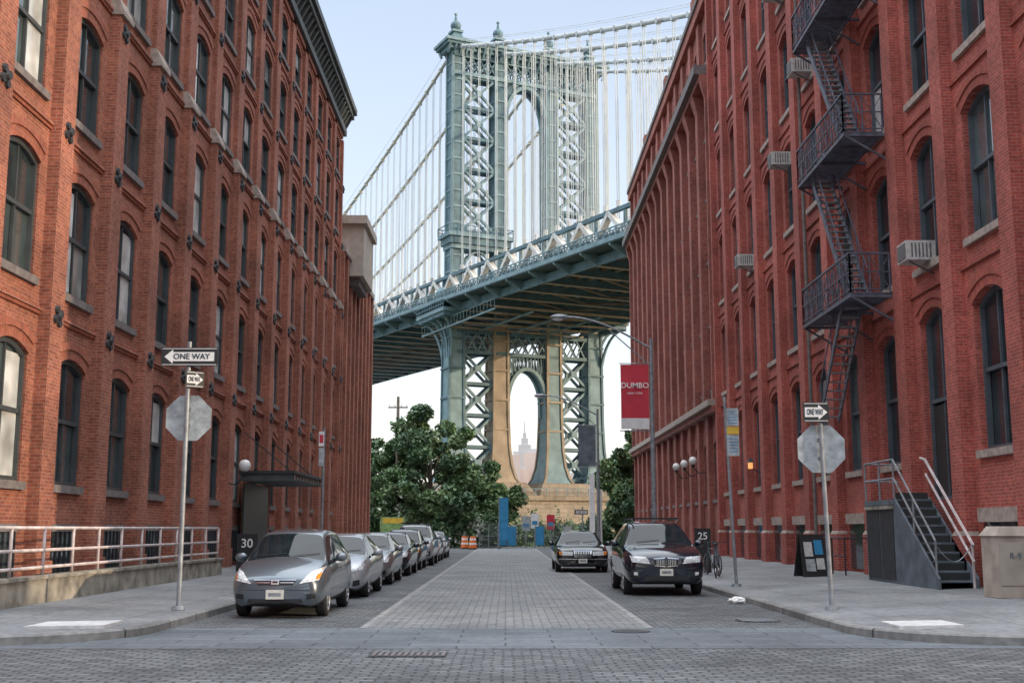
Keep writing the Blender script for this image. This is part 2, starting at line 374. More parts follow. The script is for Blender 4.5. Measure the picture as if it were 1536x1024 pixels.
# ---- right far building
FB=empty('brick_factory_building')
FR=[(3.0,5.9),(8.5,10.7),(11.8,14.0),(15.1,17.3),(18.4,20.6),(21.6,23.7),(25.5,27.3)]
f0=e2+.01
e3=facade(tR,f0,13,2.9,FR,0,28.6,1.7,.2,FB,'brickF','archR','frame','stoneD',['g4','g1','g2'],depth=.2,arch=False)
P=MB(tR)
for i in range(14):
    y=f0+i*2.9; y0=max(y-.36,f0+.12);y1=min(y+.36,e3-.003)
    P.box(0,.36,y0,y1,7.8,24.1,'brickF'); P.box(0,.22,y0,y1,0,7.2,'brickF'); P.box(0,.2,y0,y1,24.9,28.2,'brickF')
    P.frustum((0,.363,y0-.002,y1+.002),24.1-.9,(0,.6,y0-.1,y1+.1),24.1-.003,'brickF')
P.box(0,.42,f0+.1,e3+.1,7.2,7.5,'brickF'); P.box(0,.60,f0+.1,e3+.1,7.5,7.8,'stone')
P.box(0,.62,f0+.1,e3+.1,24.1,24.4,'brickF'); P.box(0,.9,f0+.1,e3+.1,24.4,24.9,'stoneD')
P.box(-.4,.35,f0+.1,e3+.1,28.3,28.9,'brickF'); P.box(-.5,.45,f0+.1,e3+.2,28.9,29.2,'stoneD')
for i in range(13):
    y=f0+i*2.9+1.45
    P.box(0,.12,y-.5,y+.5,7.95,8.3,'stoneD')
    if i%4==1: P.box(-.5,.2,y-.5,y+.5,29.2,30.4,'brickF')
P.obj('pilasters',FB)
B=MB(); B.box(XR+.5,36,f0+.004,e3-.004,0,28.5,'brickF'); B.box(14,20,f0+3,f0+12,28.5,32,'brickF'); B.obj('main_block',FB)
for x0,x1,tfn,H in ((14,90,lambda p:(p[1],2.0+p[0],p[2]),15.5),(-90,-14,lambda p:(-p[1],2.0+p[0],p[2]),15.5)):
    K=empty('brick_corner_building')
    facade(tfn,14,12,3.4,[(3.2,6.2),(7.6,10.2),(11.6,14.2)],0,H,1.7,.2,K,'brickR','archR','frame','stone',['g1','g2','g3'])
    B=MB(); B.box(x0,x1,-30,1.5,0,H-.1,'brickR'); B.obj('main_block',K)

# ------------------------------------------------------------------ ground
G=MB(); G.poly([(-9000,-3000,-.02),(9000,-3000,-.02),(9000,9000,-.02),(-9000,9000,-.02)],'grass'); G.obj('ground')
G=MB(); G.poly([(-9000,225,-.016),(9000,225,-.016),(9000,900,-.016),(-9000,900,-.016)],'water'); G.obj('river_water')
G=MB(); G.poly([(-120,-60,0),(120,-60,0),(120,104,0),(-120,104,0)],'cob'); G.obj('cobbled_road')
G=MB(); G.poly([(-2.27,19.25,.004),(2.27,19.25,.004),(2.27,96,.004),(-2.27,96,.004)],'blk'); G.obj('paved_lane')
G=MB()
for s in(-1,1): G.poly([(s*2.27-.06,19.25,.008),(s*2.27+.06,19.25,.008),(s*2.27+.06,96,.008),(s*2.27-.06,96,.008)],'line')
G.obj('lane_edging')
G=MB(); G.poly([(-7.5,16.0,.004),(7.5,16.0,.004),(7.5,19.23,.004),(-7.5,19.23,.004)],'slab'); G.obj('crossing_slabs')
def sidewalk(sg,xk,name):
    out=[]
    out.append((90,16.3)); out.append((40,16.3)); out.append((xk+2.6,16.3))
    for k in range(1,10):
        t=math.pi/2*k/9; out.append((xk+2.2-2.2*math.sin(t),18.5-2.2*math.cos(t)))
    yy=21
    while yy<96: out.append((xk,yy)); yy+=5
    out.append((xk,96))
    def nrm(i):
        x,y=out[i]
        if i<3: return (0,1)
        if y<=18.5: 
            v=Vector((xk+2.2-x,18.5-y)); v.normalize(); return (v.x,v.y)
        return (1,0)
    S=MB(lambda p:(sg*p[0],p[1],p[2])); 
    for i in range(len(out)-1):
        a=out[i];b=out[i+1];na=nrm(i);nb=nrm(i+1)
        P=lambda q,n,d,z:(q[0]+n[0]*d,q[1]+n[1]*d,z)
        S.poly([P(a,na,0,-.01),P(b,nb,0,-.01),P(b,nb,.0,.11),P(a,na,.0,.11)],'kerb')
        S.poly([P(a,na,0,.11),P(b,nb,0,.11),P(b,nb,.03,.135),P(a,na,.03,.135)],'kerb')
        S.poly([P(a,na,.03,.135),P(b,nb,.03,.135),P(b,nb,.18,.137),P(a,na,.18,.137)],'kerb')
        def tgt(q,i):
            if i<3: return (max(q[0],xk+5.6),22.5)
            if q[1]<=18.5: return (xk+5.6,22.5)
            return (xk+5.6,q[1] if q[1]>22.5 else 22.5)
        ta=tgt(a,i);tb=tgt(b,i+1)
        a1=P(a,na,.18,0);b1=P(b,nb,.18,0)
        for k in range(6):
            f0_,f1_=k/6,(k+1)/6
            q=lambda s,t,f:(s[0]+(t[0]-s[0])*f,s[1]+(t[1]-s[1])*f,.137+.175*f)
            S.poly([q(a1,ta,f0_),q(b1,tb,f0_),q(b1,tb,f1_),q(a1,ta,f1_)],'walk')
    S.obj(name)
sidewalk(-1,5.3,'sidewalk'); sidewalk(1,5.1,'sidewalk')
def swz(x,y): 
    d=max(0,min(abs(x)-5.3,5.5)); return .137+.033*d
for sg in(-1,1):
    G=MB(); x0,x1=(-6.85,-5.8) if sg<0 else (5.6,6.6)
    pts=[(x0,17.3),(x1,17.5),(x1,18.45),(x0,18.2)]
    G.add([(a,b,.188) for a,b in pts]+[(a,b,.13) for a,b in pts],[(0,1,2,3),(0,1,5,4),(1,2,6,5),(2,3,7,6),(3,0,4,7)],'pad')
    G.obj('kerb_ramp_pad')
G=MB(); G.cyl((4.3,20.8,.0),(4.3,20.8,.012),.38,.38,24,'iron'); 
for k in range(-3,4): G.box(4.3-.3,4.3+.3,20.8+k*.09-.02,20.8+k*.09+.02,.0125,.02,'steelpole')
G.obj('manhole_cover')
G=MB(); G.box(-1.7,-.75,14.95,15.45,.0,.012,'iron')
for k in range(12): G.box(-1.66+k*.078,-1.62+k*.078,14.98,15.42,.0125,.022,'stoneD')
G.obj('drain_grate')
G=MB(); G.cyl((1.9,18.6,.004),(1.9,18.6,.014),.3,.3,24,'iron'); G.obj('manhole_cover')

# ------------------------------------------------------------------ bridge
DX,DY=-.43,.9; n_=math.hypot(DX,DY); DX/=n_;DY/=n_; PX,PY=DY,-DX
O=(-9.0,198.0)
tB=lambda p:(O[0]+p[0]*DX+p[1]*PX,O[1]+p[0]*DY+p[1]*PY,p[2])
BR=empty('suspension_bridge')
TC=[0,8.2,18.4,26.6]
T=MB(tB)
for ci,t in enumerate(TC):
    w,d=1.0,1.25
    T.box(-d,d,t-w,t+w,34,84,'bsteel')
    for a in(-1,1):
        for b in(-1,1):
            T.box(a*d-.22,a*d+.22,t+b*w-.22,t+b*w+.22,34,83.9,'bsteelL')
    z=36
    while z<83:
        T.box(-d-.12,d+.12,t-w-.12,t+w+.12,z,z+.3,'bsteelL'); z+=2.85
    k={0:'bsteelL',1:'btan',2:'bsteelL',3:'bsteelL'}[ci]; k2={0:'bsteel',1:'btan',2:'btan',3:'bsteel'}[ci]  # inner legs below deck coloured tan to paint in the golden sunlight
    secs=[(36,1.25,1.5),(20,1.35,1.6),(15,1.5,1.8),(12,1.8,2.1),(10,2.3,2.6),(9.2,2.8,3.0)]
    for (za,wa,da),(zc,wc,dc) in zip(secs[:-1],secs[1:]):
        T.frustum((-dc,dc,t-wc,t+wc),zc,(-da,da,t-wa,t+wa),za,k)
        for a in(-1,1):
            for b in(-1,1):
                T.frustum((a*dc-.2,a*dc+.2,t+b*wc-.2,t+b*wc+.2),zc,(a*da-.2,a*da+.2,t+b*wa-.2,t+b*wa+.2),za,k2)
    z=13
    while z<35: T.box(-1.85,1.85,t-1.6,t+1.6,z,z+.3,k2); z+=5
    T.box(-1.9,1.9,t-1.6,t+1.6,85.6,86.3,'bsteel'); T.frustum((-1.3,1.3,t-1.1,t+1.1),86.3,(-.8,.8,t-.7,t+.7),87.6,'bsteel')
    T.box(-1.1,1.1,t-1,t+1,87.6,88.0,'bsteelL'); T.sph((0,t,89.0),.95,'bsteel'); T.cyl((0,t,89.8),(0,t,91.2),.35,.08,8,'bsteel')
    T.sph((0,t,91.2),.3,'bsteelL',8,6)
    for a in(-1,1): 
        T.frustum((a*1.3-.3,a*1.3+.3,t-1,t+1),83,(a*2.2-.3,a*2.2+.3,t-1,t+1),85,'bsteel')
def xpanel(t0,t1,z0,z1,nz,k='bsteelL',w=.42,kh='bsteel'):
    for i in range(nz):
        a=z0+(z1-z0)*i/nz; b=z0+(z1-z0)*(i+1)/nz
        for s in(-1.0,1.0):
            T.beam((s,t0,a),(s,t1,b),w,w,k); T.beam((s+.01,t0,b),(s+.01,t1,a),w,w,k)
            T.beam((s,t0,a),(s,t1,a),.5,.55,kh); 
            m=((t0+t1)/2,(a+b)/2); T.box(s-.25,s+.25,m[0]-.55,m[0]+.55,m[1]-.5,m[1]+.5,k)
            for tt in (t0,t1): 
                sg=1 if tt==t0 else -1
                T.add([(s-.26,tt,a+.9),(s-.26,tt,a-.9),(s-.26,tt+sg*.9,a)],[(0,1,2)],k)
                T.add([(s+.26,tt,a+.9),(s+.26,tt,a-.9),(s+.26,tt+sg*.9,a)],[(0,1,2)],k)
        T.beam((-1,t0,a),(1,t1,a),.2,.2,kh)
    T.beam((-1,t0,z1),(-1,t1,z1),.5,.6,kh);T.beam((1,t0,z1),(1,t1,z1),.5,.6,kh)
for a,b in((0,1),(2,3)):
    xpanel(TC[a]+1,TC[b]-1,51.8,79.6,5); xpanel(TC[a]+1.3,TC[b]-1.3,9.8,31,4,'bsteelL',.4)
    t0,t1=TC[a]-2.0,TC[b]+2.0
    T.box(-2.6,2.6,t0,t1,50.6,51.3,'bsteelL'); T.box(-2.2,2.2,t0+.4,t1-.4,49.4,50.6,'bsteel'); T.box(-1.8,1.8,t0+.7,t1-.7,48.6,49.4,'bsteelL')
    for s in(-2.5,2.5):
        T.beam((s,t0,52.5),(s,t1,52.5),.14,.14,'bsteel'); T.beam((s,t0,51.9),(s,t1,51.9),.1,.1,'bsteel')
        tt=t0
        while tt<=t1+.01: T.beam((s,tt,51.3),(s,tt,52.5),.12,.12,'bsteel'); tt+=.8
    for tt in(t0,t1): T.beam((-2.5,tt,52.5),(2.5,tt,52.5),.14,.14,'bsteel')
    pa=[(TC[a]+1+ (TC[b]-TC[a]-2)*k/8, 45.5+3*math.sin(math.pi*k/8)) for k in range(9)]
    for s in(-.9,.9):
        for p,q in zip(pa[:-1],pa[1:]): T.beam((s,p[0],p[1]),(s,q[0],q[1]),.4,.4,'bsteelL')
for s in(-1.25,1.25):
    T.beam((s,-1,80),(s,27.6,80),.5,.7,'bsteelL'); T.beam((s,-1,83.4),(s,27.6,83.4),.5,.9,'bsteelL')
    for i in range(3):
        a,b=TC[i]+1,TC[i+1]-1; n=4
        for k in range(n):
            x0=a+(b-a)*k/n;x1=a+(b-a)*(k+1)/n
            T.beam((s,x0,80.2),(s,x1,83.2),.22,.22,'bsteel');T.beam((s,x0,83.2),(s,x1,80.2),.22,.22,'bsteel'); T.beam((s,x1,80),(s,x1,83.4),.2,.2,'bsteelL')
            T.torus((s,(x0+x1)/2,81.7),.55,.12,'x','bsteelL',12,4)
T.box(-2.2,2.2,-2.0,28.6,84.0,84.6,'bsteelL'); T.box(-2.8,2.8,-2.6,29.2,84.6,85.1,'bsteel'); T.box(-3.1,3.1,-2.9,29.5,85.1,85.6,'bsteelL')
tt=-2.2
while tt<29:
    for s in(-1,1): T.frustum((s*1.6-.2,s*1.6+.2,tt,tt+.35),83.2,(s*2.4-.35,s*2.4+.35,tt,tt+.35),84.6,'bsteelL')
    tt+=1.1
def arch(cx,rx,zs,rz,ztop,pt=1.0):
    N=16; A=[]
    for k in range(N+1):
        th=math.pi*k/N; A.append((cx+rx*math.cos(th),zs+rz*(math.sin(th)**pt)))
    for s in(-1.1,1.1):
        for p,q in zip(A[:-1],A[1:]): T.beam((s,p[0],p[1]),(s,q[0],q[1]),.7,.6,'bsteelL')
        for p,q in zip(A[:-1],A[1:]):
            if min(p[1],q[1])>zs+rz*.35:
                T.beam((s,p[0],p[1]),(s,p[0],ztop),.16,.16,'bsteel'); 
                T.beam((s,p[0],p[1]),(s,q[0],ztop),.14,.14,'bsteel')
        for sg in(-1,1):
            e0=cx+sg*rx
            for f in(.35,.6,.8):
                zc=zs+rz*math.sin(math.acos(1-f*.6)) 
                T.beam((s,e0,zc),(s,cx+sg*rx*(1-f*.6),zc),.16,.16,'bsteel')
    for p,q in zip(A[:-1],A[1:]): T.add([(-1.1,*p),(1.1,*p),(1.1,*q),(-1.1,*q)],[(0,1,2,3)],'bsteel')
arch(13.3,4.15,72.3,7.0,80); arch(13.3,3.85,20.5,8.2,31,.8)
for z in(31,34.5):
    for s in(-1.3,1.3): T.beam((s,0,z),(s,26.6,z),.5,.6,'bsteel')
for s in(-1.3,1.3):
    for i in range(14):
        x=i*1.9; T.beam((s,x,31),(s,x+1.9,34.5),.2,.2,'bsteelL');T.beam((s,x,34.5),(s,x+1.9,31),.2,.2,'bsteelL')
for sg,tl in((-1,0),(1,26.6)):
    t0,t1=(tl-4.4,tl-1.2) if sg<0 else (tl+1.2,tl+4.4); to=t0 if sg<0 else t1
    T.box(-6,6,t0,t1,36.9,37.5,'bsteelL'); T.box(-5.6,5.6,t0+.3,t1-.3,36.2,36.9,'bsteel')
    for zz in(38.0,38.7): T.beam((-6,to,zz),(6,to,zz),.14,.14,'bsteel')
    for k in range(13): T.beam((-6+k,to,37.5),(-6+k,to,38.7),.14,.14,'bsteel')
    for ss in(-6,6): T.beam((ss,t0,38.7),(ss,t1,38.7),.14,.14,'bsteel')
    for ss in(-5,-1.2,1.2,5):
        Q=[(ss*.35+ss*.65*(k/6), tl+sg*(1.2+2.9*(1-math.cos(math.pi/2*k/6))), 30+6.3*math.sin(math.pi/2*k/6)) for k in range(7)]
        for p,q in zip(Q[:-1],Q[1:]): T.beam(p,q,.4,.4,'bsteelL')
        T.beam((ss*.35,tl+sg*1.3,35.9),(ss,to,36.2),.3,.3,'bsteel')
    T.sph((0,tl+sg*1.9,40.2),2.0,'bsteelL',14,8,(1,.7,.9)); T.box(-1.8,1.8,tl+sg*1.9-1.2,tl+sg*1.9+1.2,37.5,40.2,'bsteel')
T.obj('bridge_tower',BR)
Pm=MB(tB)
Pm.frustum((-9,9,-8,34.6),-.01,(-6.5,6.5,-5.5,32),6.2,'granite'); Pm.box(-7,7,-6,32.6,6.2,7.0,'granite')
for t in (4.1,22.5): Pm.frustum((-5.5,5.5,t-9,t+9),7.0,(-4,4,t-7.6,t+7.6),9.2,'granite')
for k in range(20): Pm.beam((-6.9,-6+k*2,7.0),(-6.9,-6+k*2,8.1),.12,.12,'bsteelL')
Pm.beam((-6.9,-6,8.1),(-6.9,32,8.1),.12,.12,'bsteelL')
Pm.obj('stone_pier',BR)
def zc(s): return 40.3+(.036*s if s<0 else .036*s-.00008*s*s)
D=MB(tB); step=7.4; n0,n1=-20,28
for i in range(n0,n1):
    a=i*step; b=a+step; za=zc(a); zb2=zc(b); m=(a+b)/2; zmid=zc(m)
    for ti,t in enumerate((-1.9,7.0,19.6,28.5)):
        near=ti in(0,3)
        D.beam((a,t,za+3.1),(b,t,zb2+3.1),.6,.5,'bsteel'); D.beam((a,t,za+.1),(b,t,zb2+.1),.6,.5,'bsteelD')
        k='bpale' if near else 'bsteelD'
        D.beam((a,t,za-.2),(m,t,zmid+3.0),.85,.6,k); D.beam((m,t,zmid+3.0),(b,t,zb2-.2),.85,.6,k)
        D.beam((a,t,za-.2),(a,t,za+3.1),.4,.35,'bsteel')
    for to in(-4.2,30.8):
        D.beam((a,to,za+.1),(b,to,zb2+.1),.16,.16,'bsteelL'); D.beam((a,to,za-.3),(b,to,zb2-.3),.12,.12,'bsteelL')
        D.beam((a,to,za-1.3),(b,to,zb2-1.3),.35,.6,'bsteelL')
        for k in range(5):
            s=a+step*k/5; D.beam((s,to,zc(s)-1.2),(s,to,zc(s)+.1),.14,.14,'bsteelL')
            s2=a+step*(k+1)/5; D.beam((s,to,zc(s)-1.1),(s2,to,zc(s2)+.05),.07,.07,'bsteel'); D.beam((s2,to,zc(s2)-1.1),(s,to,zc(s)+.05),.07,.07,'bsteel')
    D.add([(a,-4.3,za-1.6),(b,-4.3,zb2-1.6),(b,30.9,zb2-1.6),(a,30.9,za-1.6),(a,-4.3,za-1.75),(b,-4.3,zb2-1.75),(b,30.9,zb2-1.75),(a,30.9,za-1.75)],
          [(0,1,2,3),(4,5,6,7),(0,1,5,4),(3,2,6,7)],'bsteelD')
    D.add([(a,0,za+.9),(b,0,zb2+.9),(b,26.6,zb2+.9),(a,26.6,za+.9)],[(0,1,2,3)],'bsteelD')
    D.beam((a,-1.6,za-2.5),(a,28.2,za-2.5),.3,1.5,'bsteel'); D.beam((a,-1.6,za-3.25),(a,28.2,za-3.25),.7,.12,'btan')
    for sg,ti_,to in((-1,-1.6,-4.3),(1,28.2,30.9)):
        D.add([(a-.12,ti_,za-1.75),(a-.12,to,za-1.75),(a-.12,to,za-2.0),(a-.12,ti_,za-3.3),(a+.12,ti_,za-1.75),(a+.12,to,za-1.75),(a+.12,to,za-2.0),(a+.12,ti_,za-3.3)],
              [(0,1,2,3),(4,5,6,7),(1,2,6,5),(2,3,7,6)],'bsteelL')
    D.beam((a,-3.6,za-1.95),(a,-3.6,za-2.6),.1,.1,'bsteel')
    for k in range(15):
        t=-.8+k*2.0; D.beam((a,t,za-2.05),(b,t,zb2-2.05),.3,.5,'brust' if k%3 else 'btan')
    for t in(-1.7,28.3): D.beam((a,t,za-2.6),(b,t,zb2-2.6),.3,1.2,'bsteel')
    D.beam((a,2,za-3.0),(b,13.3,zb2-3.0),.2,.2,'brust'); D.beam((a,24.6,za-3.0),(b,13.3,zb2-3.0),.2,.2,'brust')
for k in range(7):
    a=-22+k*5.0; D.beam((a,-2.5,34.9),(a,24,34.9),.18,.3,'btan')
for t in(-2.5,4,10,16,22): D.beam((-22,t,34.6),(8,t,34.6),.2,.25,'bsteelL')
for k in range(24): D.beam((-22+k*1.3,-2.6,34.9),(-22+k*1.3,-2.6,36.1),.08,.08,'bsteelL')
D.beam((-22,-2.6,36.1),(8,-2.6,36.1),.1,.1,'bsteelL')
D.obj('bridge_deck',BR)
Cb=MB(tB)
def zmain(s): return 85.2-.29*s+.0007*s*s
def zside(s): return 85.2-.36*s+.0005*s*s
for t in TC:
    N=30
    Cb.tube([(s,t,zmain(s)) for s in np.linspace(0,207,N)],.30,8,'cabletan')
    Cb.tube([(-s,t,zside(s)) for s in np.linspace(0,125,18)],.34,8,'cable')
    for off in(-.45,.45):
        Cb.tube([(-s,t+off,zside(s)+1.2) for s in np.linspace(0,125,18)],.035,4,'cable')
        Cb.tube([(s,t+off,zmain(s)+1.2) for s in np.linspace(0,207,N)],.035,4,'cable')
Cb.obj('main_cables',BR,smooth=True)
Su=MB(tB)
for t in TC:
    for i in range(1,60):
        s=i*3.4
        for dd in(-.28,.28):
            Su.beam((s+dd,t,zc(s)+1),(s+dd,t,zmain(s)),.085,.085,'cable')
        Su.box(s-.3,s+.3,t-.35,t+.35,zmain(s)-.4,zmain(s)+.25,'cabletan')
        Su.box(s-.35,s+.35,t-.2,t+.2,zc(s)+4.2,zc(s)+5.0,'bpale')
    for i in range(1,36):
        s=i*3.4
        for dd in(-.28,.28):
            Su.beam((-s+dd,t,zc(-s)+1),(-s+dd,t,zside(s)),.085,.085,'cable')
        Su.box(-s-.22,-s+.22,t-.36,t+.36,zside(s)-.4,zside(s)+.3,'cable')
        Su.box(-s-.25,-s+.25,t-.2,t+.2,zc(-s)+4.4,zc(-s)+5.2,'bpale')
Su.obj('suspender_cables',BR)

# ------------------------------------------------------------------ skyline
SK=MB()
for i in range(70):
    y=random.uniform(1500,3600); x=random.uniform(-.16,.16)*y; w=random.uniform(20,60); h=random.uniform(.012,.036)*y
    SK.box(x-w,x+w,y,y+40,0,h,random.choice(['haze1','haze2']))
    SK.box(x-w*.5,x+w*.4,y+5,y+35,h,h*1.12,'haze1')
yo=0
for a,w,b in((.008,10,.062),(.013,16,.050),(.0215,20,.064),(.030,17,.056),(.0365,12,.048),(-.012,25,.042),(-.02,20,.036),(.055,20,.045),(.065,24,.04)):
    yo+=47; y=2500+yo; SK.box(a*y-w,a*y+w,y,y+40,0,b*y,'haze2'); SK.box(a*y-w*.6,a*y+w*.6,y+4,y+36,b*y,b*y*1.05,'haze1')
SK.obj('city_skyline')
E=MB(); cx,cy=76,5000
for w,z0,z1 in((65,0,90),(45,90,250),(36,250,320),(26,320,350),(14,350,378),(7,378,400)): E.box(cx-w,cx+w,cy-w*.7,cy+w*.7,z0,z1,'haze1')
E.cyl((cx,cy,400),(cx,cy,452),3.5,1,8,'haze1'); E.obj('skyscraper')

# ------------------------------------------------------------------ vegetation
def tree(name,x,y,H,R,seed,nl=9000,zl=.25,leaf=.26,flowers=0):
    rg=np.random.RandomState(seed); T=MB()
    T.cyl((x,y,-.02),(x+.1,y,H*.3),H*.022,H*.016,9,'bark'); T.cyl((x+.1,y,H*.3),(x,y+.1,H*.72),H*.016,H*.005,8,'bark')
    cen=[]
    nc=44
    for i in range(nc):
        u=rg.normal(size=3); u/=np.linalg.norm(u); r=rg.uniform(.45,1.0)
        c=np.array([x+u[0]*R*r,y+u[1]*R*r,H*(zl+1)/2+u[2]*H*(1-zl)/2*r*.95])
        c[2]=max(c[2],H*zl*.8); cen.append(c)
        if i<16:
            b=np.array([x,y,H*rg.uniform(.22,.5)]); T.cyl(tuple(b),tuple(c),H*.007,H*.0018,5,'bark')
    T.obj('trunk_and_limbs',e:=empty(name))
    per=nl//nc; V=[];F=[];MI=[]
    for i,c in enumerate(cen):
        rr=R*rg.uniform(.18,.38); n=int(per*rg.uniform(.6,1.4))
        p=rg.normal(size=(n,3)); p/=np.linalg.norm(p,axis=1)[:,None]; p*= (rg.uniform(.25,1,size=(n,1))**.5)*rr*np.array([1,1,.75])
        p+=c
        a=rg.normal(size=(n,3)); a/=np.linalg.norm(a,axis=1)[:,None]; b=np.cross(a,rg.normal(size=(n,3))); b/=np.linalg.norm(b,axis=1)[:,None]
        L=leaf*rg.uniform(.6,1.3,size=(n,1)); tone=rg.randint(0,3)
        for k in range(n):
            o=len(V); V+= [tuple(p[k]-a[k]*L[k]),tuple(p[k]-b[k]*L[k]*.5),tuple(p[k]+a[k]*L[k]),tuple(p[k]+b[k]*L[k]*.5)]
            F.append((o,o+1,o+2,o+3)); q=rg.rand()
            if flowers and q<flowers: MI.append(3)
            else: MI.append(tone if q<.75 else rg.randint(0,3))
    me=bpy.data.meshes.new('foliage'); me.from_pydata(V,[],F)
    for k in('leafA','leafB','leafC','flower'): me.materials.append(M[k])
    me.polygons.foreach_set('material_index',MI); o=bpy.data.objects.new('foliage',me); sc.collection.objects.link(o); o.parent=e
tree('street_tree',-6.9,108,12.6,3.8,1,17000,leaf=.22)
tree('street_tree',-11.5,112,10.5,3.6,2,11000)
tree('street_tree',-3.6,114,9.0,3.2,3,11000,zl=.12)
tree('street_tree',-16,104,10,3.8,4,8000)
tree('street_tree',11.2,106,10.2,3.0,5,10000)
tree('street_tree',14.5,116,11,3.8,6,8000)
tree('street_tree',-9.5,100,6.6,2.8,9,10000,zl=.1,flowers=.03)
tree('street_tree',-5.6,101,5.2,2.6,10,10000,zl=.08)
tree('street_tree',-1.6,122,7.5,3.0,12,8000,zl=.1)
tree('street_tree',10.2,99,5.5,2.2,15,7000,zl=.08)
def hedge(name,x0,x1,y0,y1,z1,seed,n,fl=0):
    rg=np.random.RandomState(seed); V=[];F=[];MI=[]
    nb=int((x1-x0)/1.0)+1; bl=[(rg.uniform(x0,x1),rg.uniform(y0,y1),z1*rg.uniform(.6,1.0),rg.randint(0,3),rg.rand()) for _ in range(nb*2)]
    for k in range(n):
        bx,by,bz,t,fq=bl[rg.randint(len(bl))]
        u=rg.normal(size=3); u/=np.linalg.norm(u); u*=rg.uniform(.5,1)
        p=np.array([bx+u[0]*1.1,by+u[1]*1.0,abs(u[2])*bz]); a=rg.normal(size=3)*.13; b=rg.normal(size=3)*.08
        o=len(V); V+=[tuple(p-a),tuple(p-b),tuple(p+a),tuple(p+b)]; F.append((o,o+1,o+2,o+3))
        MI.append(3 if (fl and fq<.5 and rg.rand()<fl) else (t if rg.rand()<.7 else rg.randint(0,3)))
    me=bpy.data.meshes.new(name); me.from_pydata(V,[],F)
    for k in('leafA','leafB','leafC','flower'): me.materials.append(M[k])
    me.polygons.foreach_set('material_index',MI); o=bpy.data.objects.new(name,me); sc.collection.objects.link(o)
hedge('shrubs',-13,-.5,99,103,3.4,11,18000,.35)
hedge('shrubs',7,14,99,102,3.0,12,8000)
hedge('shrubs',-3,7,108,112,2.6,13,11000)
hedge('shrubs',-40,40,130,150,4.5,14,18000)

